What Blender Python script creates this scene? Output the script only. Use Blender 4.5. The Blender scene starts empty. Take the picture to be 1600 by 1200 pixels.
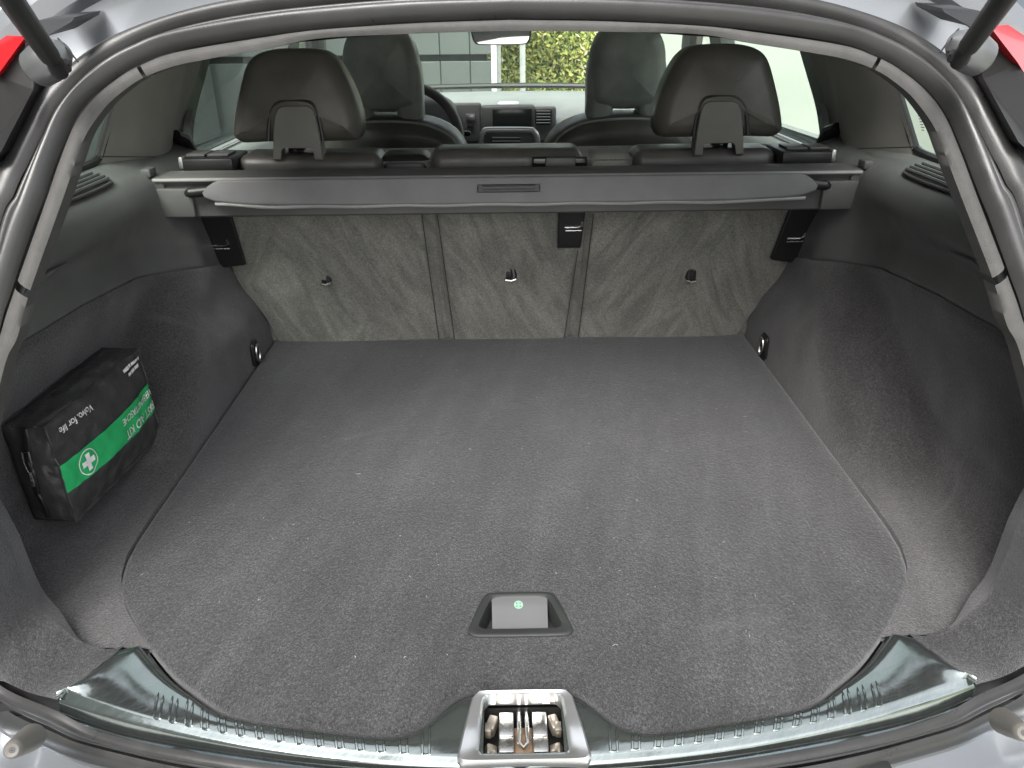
import bpy, bmesh, math, random
import numpy as np
from mathutils import Vector, Matrix, noise as mnoise

random.seed(7)
rng = np.random.default_rng(7)
sc = bpy.context.scene
COL = sc.collection
R = math.radians

# ------------------------------------------------------------------ camera
FPX, CAM, PITCH, YAW, ROLL = 1200.0, np.array([-0.008, 0.0, 0.66]), R(26), math.atan(10/(1200/math.cos(R(26)))), R(0.6)
cp_, sp_, cy_, sy_ = math.cos(PITCH), math.sin(PITCH), math.cos(YAW), math.sin(YAW)
FW = np.array([sy_*cp_, cy_*cp_, -sp_])
_r = np.array([cy_, -sy_, 0.0]); _u = np.cross(_r, FW)
RT = math.cos(ROLL)*_r - math.sin(ROLL)*_u
UP = np.cross(RT, FW)
cd = bpy.data.cameras.new('camera'); cam = bpy.data.objects.new('camera', cd); COL.objects.link(cam)
cd.sensor_width = 36; cd.lens = 36*FPX/1600; cd.clip_start = 0.02; cd.clip_end = 500
M = Matrix(((RT[0], UP[0], -FW[0], CAM[0]), (RT[1], UP[1], -FW[1], CAM[1]), (RT[2], UP[2], -FW[2], CAM[2]), (0, 0, 0, 1)))
cam.matrix_world = M
sc.camera = cam

# ------------------------------------------------------------------ sky and sun (bright overcast)
SUN_EL, SUN_AZ = R(52), R(200)
w = bpy.data.worlds.new('World'); sc.world = w; w.use_nodes = True
nt = w.node_tree; nt.nodes.clear()
sky = nt.nodes.new('ShaderNodeTexSky'); sky.sky_type = 'NISHITA'; sky.sun_disc = False
sky.sun_elevation = SUN_EL; sky.sun_rotation = SUN_AZ; sky.air_density = 1.0; sky.dust_density = 4.0; sky.ozone_density = 1.0
hs = nt.nodes.new('ShaderNodeHueSaturation'); hs.inputs['Saturation'].default_value = 0.22
bg = nt.nodes.new('ShaderNodeBackground'); bg.inputs['Strength'].default_value = 0.15
wo = nt.nodes.new('ShaderNodeOutputWorld')
nt.links.new(sky.outputs[0], hs.inputs['Color']); nt.links.new(hs.outputs[0], bg.inputs['Color']); nt.links.new(bg.outputs[0], wo.inputs[0])
sl = bpy.data.lights.new('sun', 'SUN'); sl.energy = 1.5; sl.angle = R(40); sl.color = (1, 0.97, 0.92)
so = bpy.data.objects.new('sun', sl); COL.objects.link(so)
sd = Vector((math.sin(SUN_AZ)*math.cos(SUN_EL), math.cos(SUN_AZ)*math.cos(SUN_EL), math.sin(SUN_EL)))
so.rotation_euler = sd.to_track_quat('Z', 'Y').to_euler()
sc.view_settings.view_transform = 'Standard'; sc.view_settings.look = 'None'
sc.view_settings.exposure = 1.65; sc.view_settings.gamma = 1.0

# ------------------------------------------------------------------ measuring rays (a photo point meets a real plane of the car)
def ray(x, y): return RT*(x-800)/FPX + UP*(600-y)/FPX + FW
def aZ(x, y, z): d = ray(x, y); return CAM + d*(z-CAM[2])/d[2]
def aY(x, y, Y): d = ray(x, y); return CAM + d*(Y-CAM[1])/d[1]
def aX(x, y, X): d = ray(x, y); return CAM + d*(X-CAM[0])/d[0]
def aF(x, y, f, lo=0.2, hi=6.0):          # f(p) changes sign on the surface
    d = ray(x, y); a, b = lo, hi; fa = f(CAM+d*a)
    for _ in range(50):
        m = (a+b)/2; fm = f(CAM+d*m)
        if (fm > 0) == (fa > 0): a = m
        else: b = m
    return CAM + d*(a+b)/2
def mir(p): return np.array([-p[0], p[1], p[2]])
def sst(a, b, x):
    t = min(1, max(0, (x-a)/(b-a))); return t*t*(3-2*t)

# ------------------------------------------------------------------ mesh builder
class MB:
    def __init__(self): self.v = []; self.f = []
    def add(self, vs, fs):
        n = len(self.v); self.v += [tuple(map(float, p)) for p in vs]; self.f += [tuple(i+n for i in q) for q in fs]; return self
    def grid(self, rows, cu=False, cv=False):
        nr, nc = len(rows), len(rows[0]); vs = [p for r in rows for p in r]; fs = []
        for i in range(nr if cv else nr-1):
            for j in range(nc if cu else nc-1):
                a, b = i, (i+1) % nr; c, d = j, (j+1) % nc
                fs.append((a*nc+c, a*nc+d, b*nc+d, b*nc+c))
        return self.add(vs, fs)
    def tube(self, path, r, n=10, closed=False, caps=True, flat=1.0):
        P = [np.array(p, float) for p in path]; m = len(P); rows = []
        up = None
        for i in range(m):
            if closed: t = P[(i+1) % m]-P[i-1]
            else: t = P[min(i+1, m-1)]-P[max(i-1, 0)]
            t = t/(np.linalg.norm(t)+1e-9)
            if up is None:
                up = np.array([0, 0, 1.0]) if abs(t[2]) < 0.8 else np.array([0, 1.0, 0])
            s = np.cross(t, up); s /= np.linalg.norm(s)+1e-9; up = np.cross(s, t)
            rr = r[i] if hasattr(r, '__len__') else r
            rows.append([P[i]+rr*(math.cos(a)*s+flat*math.sin(a)*up) for a in np.linspace(0, 2*math.pi, n, endpoint=False)])
        k = len(self.v); self.grid(rows, cu=True, cv=closed)
        if caps and not closed:
            self.f.append(tuple(range(k, k+n))); e = k+(m-1)*n; self.f.append(tuple(range(e+n-1, e-1, -1)))
        return self
    def box(self, c, s, bev=0.0, rot=None, seg=2):
        bm = bmesh.new(); bmesh.ops.create_cube(bm, size=1)
        bmesh.ops.scale(bm, vec=s, verts=bm.verts)
        if bev > 0: bmesh.ops.bevel(bm, geom=bm.edges[:], offset=bev, segments=seg, affect='EDGES', profile=0.5)
        if rot is not None: bmesh.ops.transform(bm, matrix=rot.to_4x4(), verts=bm.verts)
        bm.verts.index_update()
        self.add([np.array(v.co)+np.array(c) for v in bm.verts], [[v.index for v in f.verts] for f in bm.faces]); bm.free()
        return self
    def hexa(self, q0, q1):                # two quads joined into a solid
        return self.add(list(q0)+list(q1), [(3, 2, 1, 0), (4, 5, 6, 7), (0, 1, 5, 4), (1, 2, 6, 5), (2, 3, 7, 6), (3, 0, 4, 7)])
    def lathe(self, o, ax, prof, n=20):
        ax = np.array(ax, float); ax /= np.linalg.norm(ax)
        h = np.array([0, 0, 1.0]) if abs(ax[2]) < .9 else np.array([1.0, 0, 0])
        s = np.cross(ax, h); s /= np.linalg.norm(s); u = np.cross(s, ax); o = np.array(o, float)
        rows = [[o+ax*z+r*(math.cos(a)*s+math.sin(a)*u) for a in np.linspace(0, 2*math.pi, n, endpoint=False)] for r, z in prof]
        return self.grid(rows, cu=True)
    def pillow(self, outline, o, U, V, N, depth, r, bulge=0.0, n=72, seg=5, smooth=True, back=True):
        """a soft slab: outline (u,v) closed, rounded edge r, crowned faces"""
        o, U, V, N = [np.array(x, float) for x in (o, U, V, N)]
        P = closed_spline(outline, n) if smooth else resample([np.array(p) for p in outline]+[np.array(outline[0])], n+1)[:-1]
        P = np.array(P); n = len(P)
        T = np.roll(P, -1, 0)-np.roll(P, 1, 0); L = np.linalg.norm(T, axis=1)[:, None]+1e-9; T = T/L
        nr = np.stack([-T[:, 1], T[:, 0]], 1)
        area = 0.5*np.sum(P[:, 0]*np.roll(P[:, 1], -1)-np.roll(P[:, 0], -1)*P[:, 1])
        if area < 0: nr = -nr
        for _ in range(3): nr = (nr+np.roll(nr, 1, 0)+np.roll(nr, -1, 0))/3
        c = P.mean(0)
        def side(sg):
            rows = []
            for k in range(seg+1):
                a = k/seg*math.pi/2; Q = P+nr*r*(1-math.cos(a)); h = sg*((depth/2-r)+r*math.sin(a))
                rows.append([o+U*q[0]+V*q[1]+N*h for q in Q])
            for t in (0.93, 0.8, 0.6, 0.4, 0.2, 0.02):
                Qk = c+(Q-c)*t; h = sg*(depth/2+bulge*(1-t*t))
                rows.append([o+U*q[0]+V*q[1]+N*h for q in Qk])
            return rows
        f = side(1)
        if back: rows = list(reversed(side(-1)))+f
        else: rows = f
        k = len(self.v); self.grid(rows, cu=True)
        e = len(self.v)-n; self.f.append(tuple(range(e, e+n)))
        if back: self.f.append(tuple(range(k+n-1, k-1, -1)))
        return self

def resample(P, n):
    P = np.array(P, float); d = np.r_[0, np.cumsum(np.linalg.norm(np.diff(P, axis=0), axis=1))]
    t = np.linspace(0, d[-1], n); return np.stack([np.interp(t, d, P[:, i]) for i in range(P.shape[1])], 1)
def spline(P, n, dense=12):
    P = [np.array(p, float) for p in P]; Q = [2*P[0]-P[1]]+P+[2*P[-1]-P[-2]]; out = []
    for i in range(1, len(Q)-2):
        a, b, c, d = Q[i-1:i+3]
        for t in np.linspace(0, 1, dense, endpoint=False):
            out.append(0.5*((2*b)+(c-a)*t+(2*a-5*b+4*c-d)*t*t+(3*b-a-3*c+d)*t**3))
    out.append(P[-1]); return resample(out, n)
def closed_spline(P, n, dense=10):
    P = [np.array(p, float) for p in P]; m = len(P); out = []
    for i in range(m):
        a, b, c, d = P[i-1], P[i], P[(i+1) % m], P[(i+2) % m]
        for t in np.linspace(0, 1, dense, endpoint=False):
            out.append(0.5*((2*b)+(c-a)*t+(2*a-5*b+4*c-d)*t*t+(3*b-a-3*c+d)*t**3))
    out.append(out[0]); return resample(out, n+1)[:-1]
def rrect(w_, h_, r, k=4, cx=0, cy=0):
    out = []
    for sx, sy, a0 in ((1, 1, 0), (-1, 1, 90), (-1, -1, 180), (1, -1, 270)):
        for a in np.linspace(a0, a0+90, k): out.append((cx+sx*(w_/2-r)+r*math.cos(R(a)), cy+sy*(h_/2-r)+r*math.sin(R(a))))
    return out

def obj(name, mb, m, parent=None, smooth=35, mats=None):
    me = bpy.data.meshes.new(name); me.from_pydata(mb.v, [], mb.f); me.validate()
    bm = bmesh.new(); bm.from_mesh(me); bmesh.ops.recalc_face_normals(bm, faces=bm.faces); bm.to_mesh(me); bm.free()
    me.materials.append(m)
    if smooth:
        me.shade_smooth(); me.set_sharp_from_angle(angle=R(smooth))
    o = bpy.data.objects.new(name, me); COL.objects.link(o)
    if parent is not None: attach(o, parent)
    return o
ORG = {}
def attach(o, p):
    o.parent = p; base = p
    loc = Vector((0, 0, 0))
    if p.name in ORG: loc = ORG[p.name]
    o.matrix_parent_inverse = Matrix.Translation(-loc)
def thing(name, label, cat, loc, group=None):
    o = bpy.data.objects.new(name, None); COL.objects.link(o); o.empty_display_size = .1
    o.location = loc; ORG[o.name] = Vector(loc); o['label'] = label; o['category'] = cat
    if group: o['group'] = group
    return o
def tag(o, label=None, cat=None, kind=None, group=None):
    for k, v in (('label', label), ('category', cat), ('kind', kind), ('group', group)):
        if v: o[k] = v
    return o
def text_mesh(s, size, align='CENTER', space=1.0):
    c = bpy.data.curves.new('text', 'FONT'); c.body = s; c.size = size; c.align_x = align; c.align_y = 'CENTER'; c.space_character = space; c.resolution_u = 3
    o = bpy.data.objects.new('text', c); COL.objects.link(o)
    dg = bpy.context.evaluated_depsgraph_get(); me = bpy.data.meshes.new_from_object(o.evaluated_get(dg))
    vs = [tuple(v.co) for v in me.vertices]; fs = [tuple(p.vertices) for p in me.polygons]
    bpy.data.objects.remove(o); bpy.data.curves.remove(c); bpy.data.meshes.remove(me)
    return vs, fs

# ------------------------------------------------------------------ materials
class NT:
    def __init__(self, name):
        self.m = bpy.data.materials.new(name); self.m.use_nodes = True; self.t = self.m.node_tree
        self.b = self.t.nodes['Principled BSDF']; self.co = self.n('ShaderNodeTexCoord').outputs['Object']
    def n(self, k, **kw):
        x = self.t.nodes.new(k)
        for a, v in kw.items():
            if a in x.inputs: x.inputs[a].default_value = v
            else: setattr(x, a, v)
        return x
    def l(self, a, b): self.t.links.new(a, b)
    def noise(self, scale, detail=3, rough=.5, dist=0, vec=None):
        x = self.n('ShaderNodeTexNoise'); x.inputs['Scale'].default_value = scale; x.inputs['Detail'].default_value = detail
        x.inputs['Roughness'].default_value = rough; x.inputs['Distortion'].default_value = dist
        self.l(vec if vec is not None else self.co, x.inputs['Vector']); return x.outputs['Fac']
    def mapping(self, scale=(1, 1, 1), rot=(0, 0, 0)):
        y = self.n('ShaderNodeMapping'); y.inputs['Rotation'].default_value = rot; self.l(self.co, y.inputs['Vector'])
        x = self.n('ShaderNodeMapping'); x.inputs['Scale'].default_value = scale
        self.l(y.outputs[0], x.inputs['Vector']); return x.outputs[0]
    def ramp(self, fac, stops):
        x = self.n('ShaderNodeValToRGB'); e = x.color_ramp.elements
        while len(e) < len(stops): e.new(.5)
        for i, (p, c) in enumerate(stops): e[i].position = p; e[i].color = (*c, 1) if len(c) == 3 else c
        self.l(fac, x.inputs[0]); return x.outputs[0]
    def mix(self, fac, a, b, mode='MIX'):
        x = self.n('ShaderNodeMix', data_type='RGBA', blend_type=mode)
        for s, v in ((x.inputs[0], fac), (x.inputs[6], a), (x.inputs[7], b)):
            if hasattr(v, 'is_linked'): self.l(v, s)
            elif isinstance(v, (int, float)): s.default_value = v
            else: s.default_value = (*v, 1)
        return x.outputs[2]
    def bump(self, h, strength, dist=.002):
        x = self.n('ShaderNodeBump'); x.inputs['Strength'].default_value = strength; x.inputs['Distance'].default_value = dist
        self.l(h, x.inputs['Height'])
        if self.b.inputs['Normal'].is_linked: self.l(self.b.inputs['Normal'].links[0].from_socket, x.inputs['Normal'])
        self.l(x.outputs[0], self.b.inputs['Normal']); return x
    def set(self, **kw):
        for k, v in kw.items():
            k = k.replace('_', ' '); s = self.b.inputs[k]
            if hasattr(v, 'is_linked'): self.l(v, s)
            elif isinstance(v, tuple): s.default_value = (*v, 1) if len(v) == 3 else v
            else: s.default_value = v
        return self

def simple(name, col, rough=.5, metal=0., var=.15, vs=12, bs=0, bst=0, bd=.001, coat=0, rvar=.0, rs=30, spec=.5):
    t = NT(name); f = t.noise(vs, 4)
    lo = tuple(c*(1-var) for c in col); hi = tuple(min(1, c*(1+var)) for c in col)
    t.set(Base_Color=t.ramp(f, [(.3, lo), (.7, hi)]), Metallic=metal, Coat_Weight=coat, Coat_Roughness=.06, Specular_IOR_Level=spec)
    if rvar:
        g = t.noise(rs, 5, .65); t.set(Roughness=t.ramp(g, [(.3, (rough-rvar,)*3), (.7, (rough+rvar,)*3)]))
    else: t.set(Roughness=rough)
    if bs: t.bump(t.noise(bs, 2), bst, bd)
    return t.m

def carpet(name, col, patch=.25, fine=.55, stretch=(1, 1, 1)):
    t = NT(name)
    iso = t.mapping(stretch, (0, 0, 0)); g = t.noise(680, 2, .7, vec=iso); h = t.noise(290, 3, .75, vec=iso); p = t.noise(5, 4, .55, .6)
    st = t.noise(1, 5, .65, .5, vec=t.mapping((26, 3.5, 12), (0, 0, R(14)))); s2 = t.noise(1, 5, .7, .8, vec=t.mapping((6, 24, 10), (0, 0, R(-24))))
    c1 = t.ramp(g, [(.30, tuple(c*(1-fine) for c in col)), (.50, col), (.72, tuple(c*(1+fine*2.2) for c in col))])
    c2 = t.mix(1.0, c1, t.ramp(h, [(.32, (.62,)*3), (.68, (1.42,)*3)]), 'MULTIPLY')
    c3 = t.mix(1.0, c2, t.ramp(p, [(.3, (1-patch,)*3), (.7, (1+patch,)*3)]), 'MULTIPLY')
    c4 = t.mix(1.0, c3, t.ramp(st, [(.38, (1-patch*.7,)*3), (.5, (1,)*3), (.66, (1+patch*.9,)*3)]), 'MULTIPLY')
    dust = t.mix(1.0, t.ramp(s2, [(.56, (0, 0, 0)), (.74, (1, 1, 1))]), t.ramp(p, [(.46, (0, 0, 0)), (.60, (1, 1, 1))]), 'MULTIPLY')
    c5 = t.mix(dust, c4, tuple(min(1, c*1.9) for c in col))
    t.set(Base_Color=c5, Roughness=.95, Sheen_Weight=.30, Sheen_Roughness=.5, Sheen_Tint=(.85, .85, .86), Specular_IOR_Level=.15)
    t.bump(g, .6, .0018); t.bump(h, .45, .003); t.bump(p, .12, .01)
    return t.m

MAT_floor = carpet('charcoal_carpet', (.0268, .0272, .0282), .20, .60, (1, .6, 1))
MAT_side = carpet('lining_carpet', (.0435, .0422, .0424), .17, .45)
MAT_rim = carpet('rim_carpet', (.029, .029, .030), .2, .45)

def felt():
    t = NT('grey_felt')
    a = t.noise(1, 3, .55, 1.6, vec=t.mapping((24, 1, 5.0), (0, R(-30), 0)))
    b = t.noise(1, 3, .55, 1.6, vec=t.mapping((25, 1, 5.5), (0, R(26), 0)))
    sel = t.ramp(t.noise(4.2, 2, .5), [(.47, (0, 0, 0)), (.53, (1, 1, 1))])
    g = t.noise(650, 2, .6); h = t.noise(230, 3, .6)
    nap = t.mix(sel, a, b)
    base = t.ramp(nap, [(.28, (.132, .131, .116)), (.42, (.160, .158, .140)), (.54, (.192, .190, .168)), (.70, (.226, .224, .198))])
    base = t.mix(1, base, t.ramp(g, [(.25, (.55,)*3), (.5, (1,)*3), (.8, (1.6,)*3)]), 'MULTIPLY')
    base = t.mix(1, base, t.ramp(h, [(.3, (.8,)*3), (.7, (1.2,)*3)]), 'MULTIPLY')
    t.set(Base_Color=base, Roughness=.95, Sheen_Weight=.3, Specular_IOR_Level=.15)
    t.bump(g, .5, .0015); t.bump(nap, .10, .01)
    return t.m
MAT_felt = felt()
def leather(name, col, rough=.42):
    t = NT(name); v = t.n('ShaderNodeTexVoronoi'); v.inputs['Scale'].default_value = 420; t.l(t.co, v.inputs['Vector'])
    p = t.noise(14, 3); t.set(Base_Color=t.ramp(p, [(.3, tuple(c*.8 for c in col)), (.7, tuple(c*1.2 for c in col))]), Roughness=t.ramp(t.noise(25, 3), [(.3, (rough-.07,)*3), (.7, (rough+.08,)*3)]), Specular_IOR_Level=.45)
    t.bump(v.outputs['Distance'], .22, .0008); t.bump(t.noise(22, 3), .10, .01)
    return t.m
MAT_leather = leather('dark_leather', (.076, .072, .065), .36)
MAT_leather2 = leather('grey_leather', (.25, .26, .245), .36)
MAT_plastic = simple('trim_plastic', (.112, .117, .113), .43, var=.12, bs=900, bst=.25, bd=.0006, rvar=.06)
MAT_pillar = simple('pillar_trim', (.28, .272, .252), .75, var=.1, bs=1100, bst=.3, bd=.0006)
MAT_black = simple('black_plastic', (.013, .013, .013), .42, var=.2, bs=800, bst=.15, bd=.0005)
MAT_gloss = simple('gloss_black', (.010, .010, .011), .12, var=.1)
MAT_seal = simple('rubber_seal', (.026, .0258, .025), .34, var=.10, vs=30, bs=700, bst=.22, bd=.0006, rvar=.08)
MAT_strip = simple('aperture_trim', (.048, .0465, .044), .8, var=.14, vs=60, bs=900, bst=.5, bd=.0008)
MAT_cover = simple('cover_vinyl', (.138, .139, .139), .55, var=.08, vs=20, bs=1200, bst=.3, bd=.0005, rvar=.06)
MAT_edge_highlight = simple('cover_edge_highlight', (.26, .26, .25), .3, var=.08)  # pale colour painted in for the highlight along the cover's edges
MAT_cassette = simple('cassette_plastic', (.080, .081, .078), .48, var=.08, bs=900, bst=.2, bd=.0005)
MAT_silver = simple('brushed_silver', (.62, .63, .63), .28, metal=.9, var=.06)
MAT_chrome = simple('chrome', (.62, .61, .58), .27, metal=1., var=.16, rvar=.10, rs=60)
MAT_steel = simple('dirty_steel', (.42, .38, .32), .38, metal=.85, var=.35, vs=70, rvar=.15, rs=90)
MAT_brass = simple('rusty_steel', (.22, .15, .10), .6, metal=.5, var=.4, vs=90)
MAT_paint = simple('silver_paint', (.115, .13, .15), .18, metal=.85, var=.02, coat=.6)
MAT_paint2 = simple('channel_paint', (.18, .19, .20), .28, metal=.6, var=.03, coat=.4)
MAT_bumper = simple('bumper_paint', (.20, .25, .31), .25, metal=.4, var=.05, coat=.6)
MAT_dash = simple('dash_plastic', (.26, .275, .265), .6, var=.06, bs=700, bst=.2, bd=.001)
MAT_dash2 = simple('dash_face', (.11, .115, .112), .5, var=.08)
MAT_screen = simple('dark_screen', (.02, .024, .023), .15, var=.1)
MAT_white = simple('white_print', (.84, .85, .84), .6, var=.03)
MAT_green = simple('green_band', (.020, .42, .13), .55, var=.06, vs=60, bs=1300, bst=.2, bd=.0004)
MAT_nylon = simple('black_nylon', (.042, .042, .041), .42, var=.25, vs=40, bs=60, bst=.35, bd=.006)
MAT_plate = simple('handle_plate', (.088, .088, .090), .45, var=.04, bs=500, bst=.1, bd=.0004)
MAT_glow = simple('pale_green_print', (.17, .29, .215), .5, var=.03)
MAT_roof = simple('headliner', (.60, .59, .55), .9, var=.05)
MAT_mirror = simple('mirror_glass', (.85, .9, .92), .02, metal=1., var=.01)
def sill():
    t = NT('scuffed_sill')
    s1 = t.noise(1, 6, .75, .8, vec=t.mapping((260, 26, 60), (0, 0, R(35)))); s2 = t.noise(1, 6, .75, .8, vec=t.mapping((30, 300, 60), (0, 0, R(-20)))); p = t.noise(16, 4, .6, .5)
    m = t.mix(.5, s1, s2)
    t.set(Base_Color=t.mix(1, t.ramp(p, [(.3, (.32, .365, .352)), (.7, (.42, .46, .445))]), t.ramp(m, [(.42, (.9,)*3), (.60, (1.05,)*3), (.72, (1.35,)*3)]), 'MULTIPLY'),
          Metallic=.95, Roughness=t.ramp(m, [(.40, (.09,)*3), (.62, (.19,)*3), (.72, (.36,)*3)]), Coat_Weight=.0, Coat_Roughness=.1)
    t.bump(m, .05, .001); t.bump(p, .03, .01)
    return t.m
MAT_sill = sill()
def glass(name, tint, refl=.8):
    m = bpy.data.materials.new(name); m.use_nodes = True; t = m.node_tree; t.nodes.clear()
    tr = t.nodes.new('ShaderNodeBsdfTransparent'); tr.inputs[0].default_value = (*tint, 1)
    gl = t.nodes.new('ShaderNodeBsdfGlossy'); gl.inputs['Roughness'].default_value = .02; gl.inputs[0].default_value = (refl, refl, refl, 1)
    fr = t.nodes.new('ShaderNodeMath'); fr.operation = 'MULTIPLY_ADD'; fr.inputs[1].default_value = .55; fr.inputs[2].default_value = .04
    lw = t.nodes.new('ShaderNodeLayerWeight'); pw_ = t.nodes.new('ShaderNodeMath'); pw_.operation = 'POWER'; pw_.inputs[1].default_value = 4
    lw.inputs[0].default_value = .5; t.links.new(lw.outputs['Facing'], pw_.inputs[0]); t.links.new(pw_.outputs[0], fr.inputs[0]); mx = t.nodes.new('ShaderNodeMixShader'); out = t.nodes.new('ShaderNodeOutputMaterial')
    t.links.new(fr.outputs[0], mx.inputs[0]); t.links.new(tr.outputs[0], mx.inputs[1]); t.links.new(gl.outputs[0], mx.inputs[2]); t.links.new(mx.outputs[0], out.inputs[0])
    return m
MAT_glass = glass('tinted_glass', (.83, .92, .86), .5)
MAT_red = NT('red_lens').set(Base_Color=(.36, .004, .008), Roughness=.15, Coat_Weight=.5).m

# ------------------------------------------------------------------ the car: one thing, everything fixed to it is a part
car = thing('estate_car', 'silver grey estate car seen through its open tailgate opening', 'car', (0, 1.8, -.63))
def both(f):
    for s in (-1, 1): f(s)
def S(pts, s): return [np.array([p[0]*(-s), p[1], p[2]]) for p in pts]    # traced on the left, s=+1 mirrors

# --- aperture of the tailgate: a curved ruled surface, raked above the belt
def base_y(z): return float(np.interp(z, [-.15, 0, .1, .2, .3, .4, .5, .6, .66, .75], [.485, .50, .52, .545, .58, .64, .71, .80, .87, .98]))
def apf(p): return p[1]-(base_y(p[2])+.38*p[0]**2)
def ap(x, y): return aF(x, y, apf, .25, 1.6)
def half_curve(top, mids, bot, n=420):
    P = [ap(*q) for q in top]+[np.array([x, base_y(z)+.38*x*x, z]) for x, z in mids]+[ap(*q) for q in bot]
    P[0] = np.array([0, P[0][1], P[0][2]]); P[-1] = np.array([0, P[-1][1], P[-1][2]])
    return spline(P, n)
o0 = half_curve([(793, -9), (620, -6), (455, 0), (383, 5), (290, 25), (191, 60), (125, 100), (60, 160), (40, 200), (15, 250), (-12, 310)],
                [(-.575, .30), (-.625, .15), (-.615, .03)], [(0, 1132), (67, 1163), (157, 1196), (400, 1243), (800, 1262)])
o1 = half_curve([(794, 1), (620, 4), (455, 18), (345, 34), (249, 60), (165, 103), (99, 165), (75, 210), (53, 255), (30, 305), (0, 380)],
                [(-.572, .22), (-.603, .12), (-.600, .03)], [(0, 1092), (80, 1136), (160, 1165), (400, 1211), (800, 1230)])
o2 = half_curve([(795, 33), (640, 39), (500, 50), (420, 59), (280, 82), (227, 101), (187, 122), (145, 157), (117, 195), (93, 253), (72, 315), (25, 449), (0, 527)],
                [(-.567, .22), (-.590, .12), (-.588, .03)], [(0, 1068), (87, 1106), (160, 1141), (300, 1172), (550, 1204), (800, 1212)])
o3 = half_curve([(795, 48), (640, 53), (500, 60), (417, 76), (327, 92), (270, 104), (221, 123), (184, 149), (160, 173), (133, 213), (117, 256), (96, 317), (47, 455), (27, 527), (5, 580)],
                [(-.553, .22), (-.574, .12), (-.574, .03)], [(0, 1060), (87, 1096), (160, 1129), (300, 1162), (550, 1197), (800, 1205)])
def band_rows(A, B, h, k=7, power=.6, off=0.0, i0=0, i1=None):
    A, B = np.array(A)[i0:i1], np.array(B)[i0:i1]; rows = []
    m = len(A)
    T = np.gradient((A+B)/2, axis=0)
    if i0 == 0: T[0] = T[0]*np.array([1, 0, 0])
    for i in range(m):
        nn = np.cross(T[i], B[i]-A[i]); nn /= np.linalg.norm(nn)+1e-9
        if nn @ (CAM-A[i]) < 0: nn = -nn
        rows.append([A[i]+(B[i]-A[i])*s+nn*(off+h*(.45+.55*sst(.0, .12, A[i][2]))*max(0, math.sin(math.pi*s))**power) for s in np.linspace(0, 1, k)])
    return rows
def full(rows):
    return rows+[[mir(p) for p in r] for r in reversed(rows[:-1])]
def inset(A, B, a, b):
    A, B = np.array(A), np.array(B); return A+(B-A)*a, A+(B-A)*b
a, b = inset(o0, o1, 0.0, .80); obj('outer_seal_lip', MB().grid(full(band_rows(a, b, .012, 9, .5))), MAT_seal, car, 60)
a, b = inset(o1, o2, .05, .30); obj('seal_bead', MB().grid(full(band_rows(a, b, .008, 7, .5))), MAT_seal, car, 60)
a, b = inset(o1, o2, .37, .88); obj('door_seal', MB().grid(full(band_rows(a, b, .017, 11, .5))), MAT_seal, car, 60)
# dark backing behind the grooves
a, b = inset(o0, o2, -.02, 1.0); obj('seal_channel', MB().grid(full(band_rows(a, b, 0, 3, 1, -.010))), MAT_black, car, 60)
# inner trim strip: headliner edge, pillar covers, lower covers
def z_index(c, zv): return int(np.argmin(np.abs(np.array(c)[:, 2]-zv)+ (np.array(c)[:, 1] > 2)*9))
seam1 = int(np.argmin([np.hypot(p[0]-ap(225, 110)[0], p[2]-ap(225, 110)[2]) for p in o3]))
seam2 = int(np.argmin([np.hypot(p[0]-ap(36, 452)[0], p[2]-ap(36, 452)[2]) for p in o3]))
endi = z_index(o3[:int(len(o3)*.8)], .04)
def strip_rows(i0, i1):
    a, b = inset(o2, o3, .08, 1.0); rows = band_rows(a, b, .006, 7, .5, 0, i0, i1)
    return [r+[r[-1]+np.array([0, .022, 0])] for r in rows]
top = strip_rows(0, seam1); obj('headliner_edge', MB().grid([[mir(p) for p in r] for r in reversed(top)][:-1]+top), MAT_strip, car, 60)
def strips(s):
    for i0, i1, nm in ((seam1, seam2, 'pillar_edge_cover'), (seam2, endi, 'lower_edge_cover')):
        rows = strip_rows(i0+(0 if i0 == seam1 else 1), i1)
        obj(nm, MB().grid([S(r, s) for r in rows]), MAT_strip, car, 60)
both(strips)

# --- painted body round the opening: gutter, step and outer skin
def offset_curve(c, out, dy):
    c = np.array(c); T = np.gradient(c, axis=0); res = []
    for i in range(len(c)):
        t = np.array([T[i][0], T[i][2]]); t /= np.linalg.norm(t)+1e-9; nrm = np.array([t[1], -t[0]])
        if nrm @ (np.array([c[i][0], c[i][2]])-np.array([0, .3])) < 0: nrm = -nrm
        k = out(c[i]) if callable(out) else out; d = dy(c[i]) if callable(dy) else dy
        res.append(c[i]+np.array([nrm[0]*k, d, nrm[1]*k]))
    return res
def oc_(kt, dt, kb, db): return offset_curve(o0, lambda p: kt+(kb-kt)*sst(.22, .03, p[2]), lambda p: dt+(db-dt)*sst(.22, .03, p[2]))
cc = [o0, oc_(.006, .016, .006, -.001), oc_(.030, .020, .012, -.012), oc_(.042, .018, .016, -.026), oc_(.050, .006, .019, -.040), oc_(.068, .002, .024, -.048), oc_(.085, .012, .034, -.054)]
rows = [[cc[k][i] for k in range(len(cc))] for i in range(len(o0))]
obj('gutter_panel', MB().grid(full(rows)), MAT_paint2, car, 40)
up = [i for i in range(int(len(o0)*.8)) if o0[i][2] > .05]
def fwd(d): return lambda p: .012+d*(.10+.90*sst(.615, .645, p[2]))
oc = [offset_curve(o0, .085, .012), offset_curve(o0, .10, fwd(.05)), offset_curve(o0, .115, fwd(.16)), offset_curve(o0, .125, fwd(.4)), offset_curve(o0, .125, fwd(1.0))]
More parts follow.
